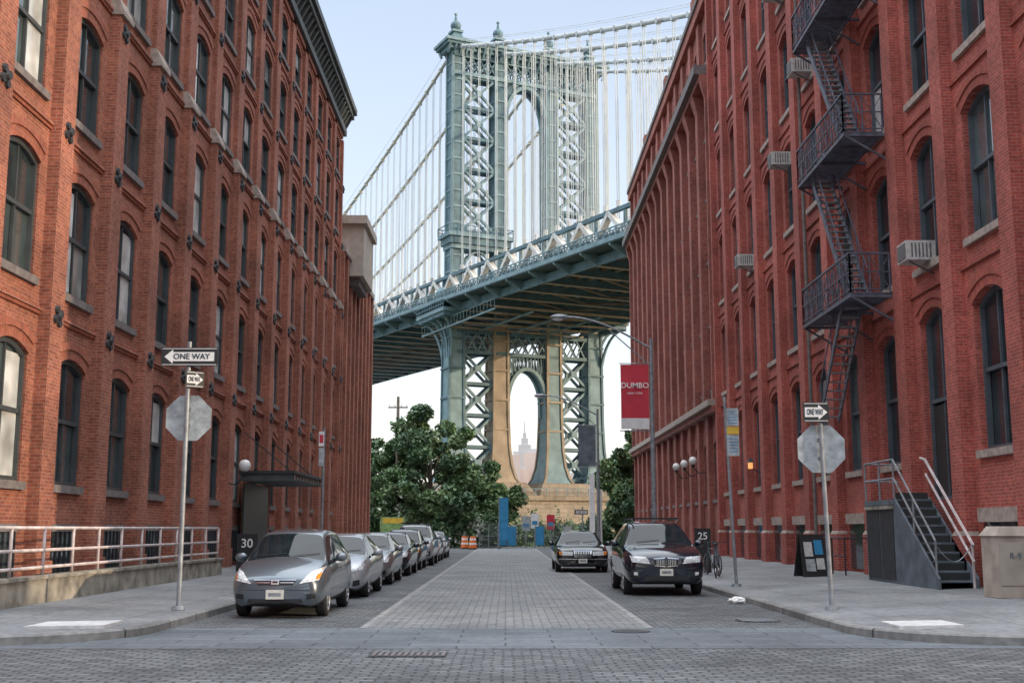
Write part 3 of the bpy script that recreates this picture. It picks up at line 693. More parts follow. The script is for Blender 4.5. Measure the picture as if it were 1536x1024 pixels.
# ------------------------------------------------------------------ cars
def lerp(a,b,t): return a+(b-a)*t
def car(name,xc,y0,kind,paint,metal=.6,rough=.3,mirror=True):
    K=CARS[kind]; st=K['st']; Wd=K['W']/2
    pm=mat(name+'_paint',paint,rough,metal,na=.04,coat=1)
    M['_p']=pm
    root=empty(name,(xc,y0,0))
    bm=bmesh.new(); rings=[]
    mk=['_p','cglass','black']
    for (y,zb,zs,zt,w,wg,fl) in st:
        w*=Wd; wg*=Wd
        hood= fl in('h','c')
        zm=zb+.5*(zs-zb)
        pts=[(0,zb),(.80*w,zb),(.95*w,zb+.09),(w,zm),(.985*w,zs-.07),(.94*w,zs)]
        if hood: pts+=[(lerp(.94*w,wg,.45),lerp(zs,zt,.5)),(lerp(.94*w,wg,.8),lerp(zs,zt,.8)),(wg*.8,zt),(0,zt+.03)]
        else: pts+=[(wg,lerp(zs,zt,.86)),(wg*.96,zt-.035),(wg*.82,zt),(0,zt+.02)]
        if hood and fl=='c': pts[6]=(.90*w,zs+.03); pts[7]=(.87*w,zs+.05); pts[8]=(.80*w,lerp(zs,zt,.6))
        r=[bm.verts.new((x,y,z)) for x,z in pts]
        l=[bm.verts.new((-x,y,z)) for x,z in pts[1:-1]][::-1]
        rings.append(r+l)
    n=len(rings[0])
    def strip(j): return j if j<9 else 17-j
    for k in range(len(rings)-1):
        f0,f1=st[k][6],st[k+1][6]
        for j in range(n):
            a=rings[k][j];b=rings[k][(j+1)%n];c=rings[k+1][(j+1)%n];d=rings[k+1][j]
            f=bm.faces.new((a,b,c,d)); f.smooth=True; s=strip(j); mi=0
            cab=(f0 in'cwrpP' and f1 in 'cwrpP') or (f0=='c' and f1=='w')
            if cab and s==5: mi=1
            if f0=='p' and f1=='P' and s==5: mi=2
            if s in(7,8) and ((f0=='c' and f1=='w') or (f0=='w' and f1=='c')): mi=1
            if s==0: mi=2
            f.material_index=mi
    f=bm.faces.new(rings[0][::-1]); f.smooth=True; f=bm.faces.new(rings[-1]); f.smooth=True
    cl=bm.edges.layers.float.new('crease_edge')
    for e_ in bm.edges:
        ms={f.material_index for f in e_.link_faces}
        if len(ms)>1: e_[cl]=.75
    bmesh.ops.recalc_face_normals(bm,faces=bm.faces)
    me=bpy.data.meshes.new('tmp'); bm.to_mesh(me); bm.free()
    for k in mk: me.materials.append(M[k])
    ob=bpy.data.objects.new('tmp',me); sc.collection.objects.link(ob)
    ss=ob.modifiers.new('s','SUBSURF'); ss.levels=3; ss.render_levels=3
    wr=K['wr']; cut=MB()
    for yw in K['wy']:
        for sg in(-1,1):
            cut.cyl((sg*(Wd-.30),yw,wr),(sg*(Wd+.2),yw,wr),wr+.065,wr+.065,32,'black')
    co=cut.obj('cut')
    while len(co.data.materials)<3: co.data.materials.append(M['black'])
    for p in co.data.polygons: p.material_index=2
    bo=ob.modifiers.new('b','BOOLEAN'); bo.object=co; bo.operation='DIFFERENCE'; bo.solver='EXACT'
    dg=bpy.context.evaluated_depsgraph_get(); ev=ob.evaluated_get(dg); nm=bpy.data.meshes.new_from_object(ev)
    bpy.data.objects.remove(ob); bpy.data.objects.remove(co)
    mids=[min(p.material_index,2) for p in nm.polygons]; nm.materials.clear()
    for k in mk: nm.materials.append(M[k])
    nm.polygons.foreach_set('material_index',mids)
    body=bpy.data.objects.new('body',nm); sc.collection.objects.link(body); body.parent=root
    bvh=BVHTree.FromPolygons([v.co.copy() for v in nm.vertices],[tuple(p.vertices) for p in nm.polygons])
    Dm=MB()
    def patch(cs,k,off=.008,nx=8,nz=4,mir=True,d='f'):
        for sg in((1,-1) if mir else (1,)):
            P=[]
            for i in range(nz+1):
                for j in range(nx+1):
                    u,v=j/nx,i/nz
                    x=lerp(lerp(cs[0][0],cs[1][0],u),lerp(cs[3][0],cs[2][0],u),v); z=lerp(lerp(cs[0][1],cs[1][1],u),lerp(cs[3][1],cs[2][1],u),v)
                    if d=='f': h=bvh.ray_cast(Vector((x,-1,z)),Vector((0,1,0)))
                    else: h=bvh.ray_cast(Vector((3,x,z)),Vector((-1,0,0)))
                    if h[0] is None: P.append(None); continue
                    q=h[0]+ (Vector((0,-off,off*.4)) if d=='f' else Vector((off,0,0)))
                    P.append((q.x*sg,q.y,q.z))
            for i in range(nz):
                for j in range(nx):
                    ids=[i*(nx+1)+j,i*(nx+1)+j+1,(i+1)*(nx+1)+j+1,(i+1)*(nx+1)+j]
                    if all(P[t] is not None for t in ids) and max(P[t][1] for t in ids)-min(P[t][1] for t in ids)<.5: Dm.poly([P[t] for t in ids],k)
    for cs,k,off,mir in K['front']: patch(cs,k,off,mir=mir)
    for cs,k,off in K['side']: patch(cs,k,off,nx=3,nz=6,d='s')
    px,pz=K['plate']; h=bvh.ray_cast(Vector((px,-1,pz)),Vector((0,1,0)))
    yy=h[0].y if h[0] else 0
    Dm.box(px-.155,px+.155,yy-.03,yy+.05,pz-.08,pz+.08,'plate'); Dm.box(px-.11,px+.11,yy-.033,yy-.0301,pz-.03,pz+.03,'steelpole')
    ch=K['cowl']
    for s0_,s1_ in((-.55,.0),(.05,.6)):
        pa=[]
        for t in (0,.5,1):
            x=lerp(s0_,s1_,t); z=ch+.03+.05*t
            hh=bvh.ray_cast(Vector((x,-1,z)),Vector((0,1,0)))
            if hh[0]: pa.append((x,hh[0].y-.015,hh[0].z+.01))
        if len(pa)>1: Dm.tube(pa,.006,5,'black')
    my,mz=K['mir']
    for sg in(-1,1):
        Dm.sph((sg*(Wd+.09),my,mz),.115,'_p',10,8,(1.0,.65,.72)); Dm.beam((sg*(Wd-.06),my+.03,mz-.06),(sg*(Wd+.05),my,mz-.03),.05,.05,'black')
    if K.get('rails'):
        for sg in(-1,1): Dm.tube([(sg*.56,1.95,1.72),(sg*.58,2.1,1.79),(sg*.58,3.6,1.79),(sg*.56,3.8,1.72)],.02,6,'black')
        Dm.box(-.62,.62,2.2,2.26,1.8,1.835,'black'); Dm.box(-.62,.62,3.2,3.26,1.8,1.835,'black')
    Dm.obj('lights_grille_trim',root,smooth=False)
    Wm=MB()
    for yw in K['wy']:
        for sg in(-1,1):
            xo=sg*(Wd-.03); xi=sg*(Wd-.24)
            prof=[(xi,wr*.86),(xi+sg*.02,wr*.97),(xi+sg*.05,wr),(xo-sg*.05,wr),(xo-sg*.015,wr*.96),(xo,wr*.82),(xo-sg*.01,wr*.68)]
            nn=28; pts=[]
            for (x,r) in prof:
                for i in range(nn): t=2*math.pi*i/nn; pts.append((x,yw+r*math.cos(t),wr+r*math.sin(t)))
            Wm.add(pts,[(a*nn+i,a*nn+(i+1)%nn,(a+1)*nn+(i+1)%nn,(a+1)*nn+i) for a in range(len(prof)-1) for i in range(nn)],'rubber')
            Wm.cyl((xo-sg*.07,yw,wr),(xo-sg*.06,yw,wr),wr*.69,wr*.69,24,'black')
            Wm.torus((xo-sg*.02,yw,wr),wr*.66,.018,'x','rim',24,6)
            for k in range(7):
                t=2*math.pi*k/7+.2; Wm.beam((xo-sg*.035,yw,wr),(xo-sg*.03,yw+wr*.65*math.cos(t),wr+wr*.65*math.sin(t)),.035,.045,'rim')
            Wm.cyl((xo-sg*.05,yw,wr),(xo-sg*.012,yw,wr),.055,.045,10,'rim')
    Wm.obj('wheels',root,smooth=False)
    return root
sideS=lambda a,b,c,zs:[([(a,.32),(a+.014,.32),(a+.014,zs),(a,zs)],'black',.003),([(b,.32),(b+.014,.32),(b+.014,zs),(b,zs)],'black',.003),([(c,.32),(c+.014,.32),(c+.014,zs),(c,zs)],'black',.003),
    ([(b-.25,.80),(b-.06,.80),(b-.06,.83),(b-.25,.83)],'chrome',.02),([(c-.25,.82),(c-.06,.82),(c-.06,.85),(c-.25,.85)],'chrome',.02),([(a,.26),(c,.26),(c,.33),(a,.33)],'black',.006)]
CARS={
'hatch':dict(W=1.70,wr=.305,wy=(.86,3.46),cowl=1.02,mir=(1.52,1.03),plate=(0,.42),
 st=[(0,.27,.56,.64,.66,.60,'h'),(.05,.22,.62,.73,.82,.72,'h'),(.2,.2,.69,.83,.94,.80,'h'),(.5,.2,.77,.93,.99,.84,'h'),(.85,.2,.85,1.01,1,.86,'h'),(.93,.2,.88,1.04,1,.86,'c'),
 (1.72,.2,.93,1.46,1,.69,'w'),(1.85,.2,.94,1.50,1,.69,'w'),(2.3,.2,.95,1.54,1,.70,'p'),(2.38,.2,.95,1.545,1,.70,'P'),(3.2,.2,.97,1.53,1,.69,'p'),(3.28,.2,.97,1.52,1,.69,'P'),(3.75,.22,.99,1.45,.985,.67,'w'),(4.12,.25,1.0,1.10,.96,.8,'c'),(4.25,.3,.86,.95,.9,.75,'h'),(4.3,.35,.7,.8,.8,.7,'h')],
 front=[([(.42,.60),(.74,.66),(.78,.88),(.60,.80)],'lamp',.012,True),([(.69,.67),(.745,.68),(.765,.78),(.71,.76)],'amber',.016,True),
  ([(-.30,.575),(.30,.575),(.36,.665),(-.36,.665)],'black',.012,False),([(-.36,.655),(.36,.655),(.37,.672),(-.37,.672)],'chrome',.018,False),([(.09,.61),(.32,.61),(.33,.625),(.09,.625)],'chrome',.018,True),
  ([(-.07,.585),(.07,.585),(.07,.66),(-.07,.66)],'chrome',.024,False),([(-.045,.605),(.045,.605),(.045,.64),(-.045,.64)],'black',.028,False),
  ([(-.50,.27),(.50,.27),(.46,.34),(-.46,.34)],'black',.01,False),([(.55,.33),(.70,.35),(.70,.43),(.55,.42)],'black',.012,True),([(-.78,.49),(.78,.49),(.78,.50),(-.78,.50)],'black',.004,False)],
 side=sideS(1.22,2.32,3.22,.92)),
'sedan':dict(W=1.78,wr=.32,wy=(.92,3.62),cowl=.98,mir=(1.62,1.0),plate=(0,.44),
 st=[(0,.27,.54,.62,.68,.62,'h'),(.05,.21,.60,.71,.84,.74,'h'),(.22,.19,.67,.79,.95,.82,'h'),(.6,.19,.76,.88,.99,.86,'h'),(1.02,.19,.84,.96,1,.86,'h'),(1.12,.19,.86,.99,1,.86,'c'),
 (1.95,.19,.91,1.37,1,.66,'w'),(2.08,.19,.92,1.40,1,.66,'w'),(2.45,.19,.93,1.44,1,.67,'p'),(2.53,.19,.93,1.44,1,.67,'P'),(3.2,.2,.95,1.42,1,.65,'w'),(3.4,.2,.96,1.38,1,.64,'w'),(4.05,.22,.99,1.06,.98,.82,'c'),(4.3,.24,.97,1.05,.96,.82,'h'),(4.55,.3,.9,.98,.9,.76,'h'),(4.62,.36,.75,.85,.82,.7,'h')],
 front=[([(.46,.58),(.78,.64),(.80,.78),(.56,.70)],'lamp',.012,True),([(-.44,.57),(.44,.57),(.50,.67),(-.50,.67)],'black',.012,False),([(-.46,.625),(.46,.625),(.49,.655),(-.49,.655)],'chrome',.02,False),
  ([(-.06,.59),(.06,.59),(.06,.69),(-.06,.69)],'chrome',.026,False),([(-.42,.25),(.42,.25),(.52,.37),(-.52,.37)],'black',.01,False),([(.58,.27),(.74,.30),(.74,.42),(.60,.40)],'black',.012,True)],
 side=sideS(1.38,2.48,3.38,.9)),
'suv':dict(W=1.94,wr=.37,wy=(.95,3.85),cowl=1.20,mir=(1.75,1.2),plate=(0,.55),rails=True,
 st=[(0,.34,.74,.84,.70,.64,'h'),(.05,.28,.80,.93,.86,.76,'h'),(.2,.26,.86,1.02,.96,.82,'h'),(.6,.26,.95,1.10,1,.86,'h'),(1.1,.26,1.04,1.17,1,.86,'h'),(1.2,.26,1.06,1.20,1,.86,'c'),
 (2.0,.26,1.11,1.66,1,.68,'w'),(2.15,.26,1.12,1.70,1,.68,'w'),(2.6,.26,1.13,1.74,1,.69,'p'),(2.68,.26,1.13,1.74,1,.69,'P'),(3.6,.26,1.15,1.73,1,.67,'p'),(3.7,.26,1.15,1.72,1,.67,'P'),(4.45,.28,1.17,1.64,.98,.65,'w'),(4.72,.32,1.18,1.28,.96,.8,'c'),(4.82,.36,1.0,1.1,.92,.76,'h'),(4.86,.42,.85,.95,.84,.7,'h')],
 front=[([(.38,.74),(.80,.78),(.84,.93),(.48,.90)],'lamp',.012,True),([(.40,.80),(.60,.82),(.60,.86),(.44,.86)],'white',.018,True),
  ([(.03,.68),(.27,.70),(.29,.84),(.03,.87)],'black',.014,True)]+[([(.055+i*.04,.70),(.062+i*.04,.70),(.062+i*.04,.85),(.055+i*.04,.85)],'chrome',.02,True) for i in range(5)]+
  [([(.03,.86),(.29,.84),(.30,.86),(.03,.885)],'chrome',.026,True),([(.03,.665),(.27,.685),(.27,.70),(.03,.68)],'chrome',.026,True),
   ([(-.48,.36),(.48,.36),(.52,.46),(-.52,.46)],'black',.012,False),([(.60,.40),(.84,.44),(.84,.62),(.66,.58)],'black',.012,True),([(.67,.47),(.76,.48),(.76,.55),(.67,.54)],'lamp',.02,True)],
 side=sideS(1.5,2.64,3.66,1.08)),
'saloon':dict(W=1.98,wr=.34,wy=(1.0,4.0),cowl=1.02,mir=(1.95,1.02),plate=(0,.42),
 st=[(0,.28,.66,.74,.80,.74,'h'),(.05,.22,.72,.82,.90,.80,'h'),(.2,.2,.76,.87,.96,.84,'h'),(.7,.2,.82,.94,.99,.88,'h'),(1.35,.2,.88,1.0,1,.88,'h'),(1.45,.2,.90,1.03,1,.88,'c'),
 (2.25,.2,.93,1.42,1,.66,'w'),(2.38,.2,.94,1.45,1,.66,'w'),(2.85,.2,.95,1.48,1,.67,'p'),(2.93,.2,.95,1.48,1,.67,'P'),(3.7,.2,.96,1.46,1,.65,'w'),(3.9,.2,.97,1.42,1,.64,'w'),(4.45,.22,.98,1.06,.99,.86,'c'),(4.9,.24,.96,1.04,.97,.86,'h'),(5.3,.3,.9,.98,.92,.8,'h'),(5.4,.36,.75,.85,.85,.75,'h')],
 front=[([(.36,.60),(.84,.62),(.86,.76),(.36,.74)],'lamp',.012,True),([(.74,.62),(.85,.63),(.86,.75),(.76,.74)],'amber',.016,True),([(-.30,.54),(.30,.54),(.33,.78),(-.33,.78)],'chrome',.02,False)]+
  [([(-.27+i*.06,.56),(-.235+i*.06,.56),(-.235+i*.06,.75),(-.27+i*.06,.75)],'black',.03,False) for i in range(9)]+
  [([(-.86,.46),(.86,.46),(.86,.49),(-.86,.49)],'chrome',.016,False),([(-.5,.26),(.5,.26),(.5,.34),(-.5,.34)],'black',.012,False)],
 side=sideS(1.7,2.88,3.88,.92)),
}
car('parked_car',-4.05,21.2,'hatch',(.12,.15,.18),.55,.28)
car('parked_car',-4.05,27.2,'sedan',(.36,.38,.40),.3,.3)
car('parked_car',-4.1,33.6,'sedan',(.25,.25,.25),.6,.3)
car('parked_car',-4.1,40.0,'sedan',(.03,.04,.05),.5,.25)
car('parked_car',-4.1,45.9,'hatch',(.05,.05,.06),.5,.25)
car('parked_suv',-4.1,51.5,'suv',(.45,.47,.48),.5,.3)
car('parked_car',-4.1,58.0,'sedan',(.5,.5,.5),.3,.3)
car('parked_car',-4.1,64.5,'sedan',(.3,.31,.33),.6,.3)
car('parked_suv',3.75,28.3,'suv',(.006,.012,.025),.3,.12)
car('parked_car',2.75,43.4,'saloon',(.006,.007,.009),.3,.12)

# ------------------------------------------------------------------ street furniture
def octa(mb,x,y,z,r,k,th=.006):
    pts=[(x+r*math.cos(math.pi/8+i*math.pi/4),z+r*math.sin(math.pi/8+i*math.pi/4)) for i in range(8)]
    P=[(a,y,b) for a,b in pts]+[(a,y+th,b) for a,b in pts]
    mb.add(P,[tuple(range(8)),tuple(range(15,7,-1))]+[(i,(i+1)%8,8+(i+1)%8,8+i) for i in range(8)],k)
def oneway(root,x,y,z,w,h,left,rz=0):
    g=empty('one_way_plate',(x,y,z),rz); g.parent=root
    S=MB(); S.box(-w/2,w/2,-.004,.004,-h/2,h/2,'black')
    s=-1 if left else 1
    S.box(-w/2+.02,w/2-.02,-.0065,-.0045,h/2-.03,h/2-.02,'white');S.box(-w/2+.02,w/2-.02,-.0065,-.0045,-h/2+.02,-h/2+.03,'white')
    a=w*.44; b=h*.24; c=h*.38
    A=[(s*a,0),(s*(a-h*.45),c),(s*(a-h*.45),b),(-s*a,b),(-s*a,-b),(s*(a-h*.45),-b),(s*(a-h*.45),-c)]
    S.poly([(p,-.008,q) for p,q in A],'white')
    S.obj('plate',g); text('ONE WAY',(-s*w*.04,-.012,0),h*.42,'black',g,sx=.95*w/(h*2.9))
def polebase(mb,x,y,z): mb.cyl((x,y,z-.02),(x,y,z+.05),.13,.11,12,'steelpole')
z0=swz(-5.75,0)
R=empty('traffic_sign',(-5.75,21.3,z0)); S=MB()
S.cyl((0,0,0),(0,0,4.75),.045,.04,12,'steelpole'); polebase(S,0,0,0.02)
octa(S,.02,.06,3.37,.44,'signback'); S.box(-.06,.06,.045,.058,3.2,3.26,'steelpole'); S.box(-.06,.06,.045,.058,3.5,3.56,'steelpole')
octa(S,.02,.068,3.37,.40,'red')
S.obj('post',R); oneway(R,.02,-.055,4.47,1.02,.34,True); oneway(R,.13,-.03,4.06,.34,.30,False,math.radians(35))
R=empty('traffic_sign',(5.72,21.3,z0)); S=MB()
S.cyl((0,0,0),(-.08,0,3.45),.042,.038,12,'steelpole'); polebase(S,0,0,0.02)
octa(S,-.06,.06,2.82,.46,'signback'); octa(S,-.06,.068,2.82,.42,'red'); S.box(-.13,.0,.045,.058,2.62,2.68,'steelpole'); S.box(-.13,.0,.045,.058,2.95,3.01,'steelpole')
S.obj('post',R); oneway(R,-.16,-.06,3.47,.46,.36,False)
R=empty('parking_sign',(5.67,29.8,z0)); S=MB(); S.cyl((0,0,0),(-.18,0,4.7),.04,.035,10,'steelpole'); polebase(S,0,0,.02)
S.box(-.14,.16,-.05,-.044,3.95,4.4,'signback'); S.box(-.14,.16,-.05,-.044,3.75,3.93,'yellow'); S.box(-.14,.16,-.05,-.044,3.2,3.73,'signback')
for k in range(5): S.box(-.1,.12,-.053,-.0505,4.02+k*.07,4.04+k*.07,'bluesign'); S.box(-.1,.12,-.053,-.0505,3.3+k*.08,3.32+k*.08,'bluesign')
S.obj('post',R)
R=empty('parking_sign',(-5.6,36.5,z0)); S=MB(); S.cyl((0,0,0),(0,0,4.5),.04,.035,10,'steelpole'); polebase(S,0,0,.02)
S.box(-.16,.0,-.05,-.044,3.9,4.35,'white'); S.box(-.14,-.02,-.053,-.0505,4.0,4.25,'red'); S.box(-.15,.01,-.05,-.044,3.3,3.85,'signback'); S.obj('post',R)
def lamp(x,y,ban):
    R=empty('street_lamp',(x,y,z0)); S=MB()
    S.cyl((0,0,-.02),(0,0,.5),.16,.13,12,'steelpole'); S.cyl((0,0,.5),(0,0,8.7),.11,.07,12,'steelpole')
    A=[(-3.3*k/10,0,8.3+1.25*math.sin(math.pi/2*k/10)) for k in range(11)]
    S.tube(A,.04,8,'steelpole'); S.tube([(0,0,7.6),(-.8,0,8.3),(-1.6,0,9.02)],.025,6,'steelpole')
    S.sph((-3.55,0,9.54),.36,'steelpole',12,8,(1,.5,.32)); S.sph((-3.6,0,9.47),.24,'globe',10,6,(1,.6,.35))
    S.obj('pole_and_arm',R)
    if ban:
        B=MB()
        for z in(7.72,5.12): B.cyl((-.05,0,z),(-1.25,0,z),.02,.02,8,'steelpole')
        nx,nz=8,12
        def w(u,v): return (-.12-1.08*u,-.03+.05*math.sin(v*4+u*2.2)*u, 7.68-2.5*v)
        for i in range(nx):
            for j in range(nz):
                k='red' if ban==1 else 'stairgrey'
                if ban==1 and j>=10: k='white'
                B.poly([w(i/nx,j/nz),w((i+1)/nx,j/nz),w((i+1)/nx,(j+1)/nz),w(i/nx,(j+1)/nz)],k)
        B.obj('banner',R,smooth=True)
        if ban==1:
            text('DUMBO',(-.66,-.10,6.85),.30,'white',R,sx=1.0); text('NEW YORK',(-.66,-.10,6.55),.11,'white',R)
lamp(5.6,45.5,1); lamp(5.6,73,2)
R=empty('railing_wall'); S=MB()
S.box(-8.62,-8.38,19,35.6,.0,.66,'conc'); S.box(-9.35,-8.62,35.3,35.6,.0,.66,'conc'); S.box(-8.66,-8.34,18.95,35.65,.66,.72,'conc')
S.obj('low_wall',R)
S=MB()
for z in(1.57,1.17,.86): S.cyl((-8.5,19,z),(-8.5,35.5,z),.03,.03,8,'railpink')
y=19.2
while y<35.6: S.cyl((-8.5,y,.72),(-8.5,y,1.57),.032,.032,8,'railpink'); y+=1.48
S.cyl((-8.5,35.5,.72),(-8.5,35.5,1.57),.03,.03,8,'railpink'); S.cyl((-8.5,35.5,1.57),(-9.4,35.5,1.57),.03,.03,8,'railpink')
S.obj('rails',R,smooth=True)
R=empty('number_board',(-8.1,37.6,.25)); S=MB(); S.box(-.32,.32,0,.05,0,1.15,'black'); S.obj('board',R); text('30',(0,-.01,.85),.38,'white',R)
R=empty('number_board',(6.3,38.6,.17)); S=MB(); S.box(-.26,.26,0,.05,0,1.4,'black'); S.obj('board',R); text('25',(0,-.01,1.15),.32,'white',R)
def globe(x,y,z,wx):
    R=empty('globe_lamp'); S=MB(); S.sph((x,y,z),.21,'globe',16,12); S.cyl((x,y,z-.34),(x,y,z-.19),.06,.09,8,'iron'); S.tube([(wx,y,z-.6),((x+wx)/2,y,z-.65),(x,y,z-.34)],.03,6,'iron'); S.obj('lamp',R,smooth=True)
globe(-9.0,41.0,3.7,-9.54)
for y in(61,64,67): globe(9.55,y,5.0,10.2)
R=empty('wall_lantern'); S=MB(); S.box(9.95,10.12,48.92,49.08,4.0,4.25,'warm'); S.frustum((9.9,10.17,48.85,49.15),4.25,(10.02,10.08,48.97,49.03),4.45,'iron'); S.beam((10.1,49,4.0),(10.4,49,3.85),.04,.04,'iron'); S.obj('lantern',R)
R=empty('fire_escape'); S=MB(tR)
def plat(z,y0=30.6,y1=35.6,n1=1.35):
    k=y0
    while k<y1: S.box(.3,n1,k,k+.05,z-.04,z,'ironB'); k+=.11
    for yy in(y0,(y0+y1)/2,y1): S.beam((.0,yy,z-.9),(n1,yy,z-.1),.05,.05,'ironB'); S.beam((0,yy,z-.1),(n1,yy,z-.1),.06,.08,'ironB')
    for n in(.32,n1-.02): S.beam((n,y0,z-.08),(n,y1,z-.08),.05,.08,'ironB')
    def rail(p,q):
        p=Vector(p);q=Vector(q);L=(q-p).length;n=max(2,int(L/.55))
        for h,w in((1.05,.05),(.55,.03),(.08,.03)): S.beam(p+Vector((0,0,h)),q+Vector((0,0,h)),w,w,'ironB')
        for i in range(n+1):
            a=p.lerp(q,i/n); S.beam(a,a+Vector((0,0,1.05)),.035,.035,'ironB')
            if i<n:
                b=p.lerp(q,(i+1)/n); S.beam(a+Vector((0,0,.08)),b+Vector((0,0,1.0)),.018,.018,'ironB'); S.beam(b+Vector((0,0,.08)),a+Vector((0,0,1.0)),.018,.018,'ironB')
                m=p.lerp(q,(i+.5)/n); S.beam(m,m+Vector((0,0,1.0)),.018,.018,'ironB')
    rail((n1,y0,z),(n1,y1,z)); rail((.3,y0,z),(n1,y0,z)); rail((.3,y1,z),(n1,y1,z))
def stair(n,ya,za,yb,zb,w=.55):
    L=int(abs(za-zb)/.22)
    for nn in(n-w/2,n+w/2):
        S.beam((nn,ya,za),(nn,yb,zb),.04,.18,'ironB'); S.beam((nn,ya,za+.85),(nn,yb,zb+.85),.03,.03,'ironB')
        for k in range(0,L,3): 
            t=k/L; S.beam((nn,lerp(ya,yb,t),lerp(za,zb,t)),(nn,lerp(ya,yb,t),lerp(za,zb,t)+.85),.025,.025,'ironB')
    for k in range(L): t=(k+.5)/L; yy=lerp(ya,yb,t);zz=lerp(za,zb,t); S.box(n-w/2,n+w/2,yy-.1,yy+.1,zz-.015,zz+.015,'steelpole')
for z in(7.7,12.1,16.5,20.9,25.2): plat(z)
for z in(12.1,16.5,20.9,25.2): stair(.85,34.9,z,31.6,z-4.4)
stair(.85,32.2,7.7,35.0,4.7); 
S.obj('platforms_and_stairs',R)
def ac(x,y,z):
    R=empty('air_conditioner'); A=MB(); A.box(x-.42,x+.3,y-.34,y+.34,z,z+.48,'ac'); A.box(x-.435,x-.421,y-.29,y+.29,z+.05,z+.43,'acd')
    for k in range(6): A.box(x-.3+k*.09,x-.26+k*.09,y-.346,y-.341,z+.06,z+.42,'acd')
    A.beam((x-.35,y-.3,z-.03),(x+.25,y-.3,z-.35),.03,.03,'iron'); A.obj('casing',R)
for x,y,z in((10.15,28.5,8.02),(10.1,42.1,14.7),(10.1,35.3,16.85),(10.1,35.3,12.45),(10.1,38.7,16.9),(10.1,42.1,21.25),(10.1,48.9,12.45)): ac(x,y,z)
R=empty('entry_stairs'); S=MB(); X0,X1=9.25,10.12; ys=26.0; nst=10; g=.26; rz=.2; zb=.25
for i in range(nst):
    y=ys+i*g; z=zb+rz*(i+1)
    S.box(X0+.06,X1-.04,y-.02,y+g,z-.04,z,'stairgrey'); S.box(X0+.06,X1-.04,y+g-.02,y+g-.003,z,z+rz-.04,'door')
yt=ys+nst*g; zt=zb+rz*nst
for x in(X0,X1-.04):
    S.add([(x,ys-.15,zb-.05),(x,ys-.15,zb+.25),(x,yt,zt+.05),(x,yt,zb-.05),(x+.055,ys-.15,zb-.05),(x+.055,ys-.15,zb+.25),(x+.055,yt,zt+.05),(x+.055,yt,zb-.05)],[(0,1,2,3),(7,6,5,4),(0,4,5,1),(1,5,6,2),(2,6,7,3)],'stairgrey')
S.box(X0,X1,yt+.003,yt+2.3,zt-.12,zt,'stairgrey'); S.box(X0+.02,X1,yt+.01,yt+2.28,zb-.1,zt-.12,'stairgrey')
for k in(0,1): S.box(X0+.005,X0+.019,yt+.1+k*1.1,yt+1.1+k*1.1,zb+.1,zt-.25,'iron')
S.box(X0-.03,X0+.019,yt+.02,yt+2.28,zt-.22,zt-.14,'conc')
def rl(p,q,hh=(.95,.5)):
    for h in hh: S.tube([(p[0],p[1],p[2]+h),(q[0],q[1],q[2]+h)],.025,6,'steelpole')
rl((X0+.03,ys,zb+.1),(X0+.03,yt,zt)); rl((X0+.03,yt,zt),(X0+.03,yt+2.25,zt)); rl((X0+.03,yt+2.25,zt),(X1,yt+2.25,zt))
for p in((X0+.03,ys,zb+.1),(X0+.03,yt,zt),(X0+.03,yt+1.1,zt),(X0+.03,yt+2.25,zt),(X0+.03,(ys+yt)/2,(zb+zt)/2+.05)): S.cyl(p,(p[0],p[1],p[2]+.95),.025,.025,6,'steelpole')
S.tube([(X1-.06,ys-.1,zb+.95),(X1-.06,yt,zt+.95),(X1-.06,yt+.3,zt+1.0)],.035,6,'railpink'); S.tube([(X1-.06,ys-.1,zb+.6),(X1-.06,yt,zt+.6)],.03,6,'railpink')
S.cyl((X1-.06,ys-.05,zb),(X1-.06,ys-.05,zb+.95),.03,.03,6,'railpink')
S.tube([(X0+.03+ (X1-X0-.1)*t,ys-.02,zb+.95-.35*math.sin(math.pi*t)) for t in np.linspace(0,1,9)],.012,5,'steelpole')
S.obj('steps_and_landing',R)
R=empty('utility_cabinet'); S=MB(); S.box(9.2,9.95,22.6,23.3,.27,1.42,'tan'); S.frustum((9.17,9.98,22.55,23.35),1.42,(9.3,9.85,22.65,23.25),1.6,'tan'); S.box(9.25,9.9,22.585,22.596,.5,1.3,'beige')
S.obj('cabinet',R,bevel=.02); text('R-9',(9.55,22.575,1.05),.16,'stairgrey',R)
R=empty('area_railing'); S=MB()
for z in(1.3,.8): S.cyl((9.45,33.6,z),(9.45,37.6,z),.025,.025,6,'iron')
for k in range(4): S.cyl((9.45,33.6+k*1.33,.25),(9.45,33.6+k*1.33,1.3),.025,.025,6,'iron')
S.cyl((9.45,33.6,1.3),(10.1,33.6,1.3),.025,.025,6,'iron'); S.obj('rails',R)
R=empty('sandwich_board',(8.55,33.8,.245),math.radians(12)); S=MB()
for s in(-1,1):
    S.add([(-.4,s*.32,0),(.4,s*.32,0),(.36,s*.05,1.15),(-.36,s*.05,1.15),(-.4,s*.28,0),(.4,s*.28,0),(.36,s*.01,1.15),(-.36,s*.01,1.15)],[(0,1,2,3),(4,5,6,7),(0,1,5,4),(1,2,6,5),(3,0,4,7),(2,3,7,6)],'black')
for (a,b,c,d,k) in((-.28,-.03,.55,.95,'ac'),(.03,.28,.6,1.0,'bluesign'),(-.28,.0,.15,.48,'signback'),(.04,.28,.2,.5,'ac')):
    f=lambda z:-.32+.27*z/1.15-.006
    S.poly([(a,f(c),c),(b,f(c),c),(b,f(d),d),(a,f(d),d)],k)
S.obj('board',R)
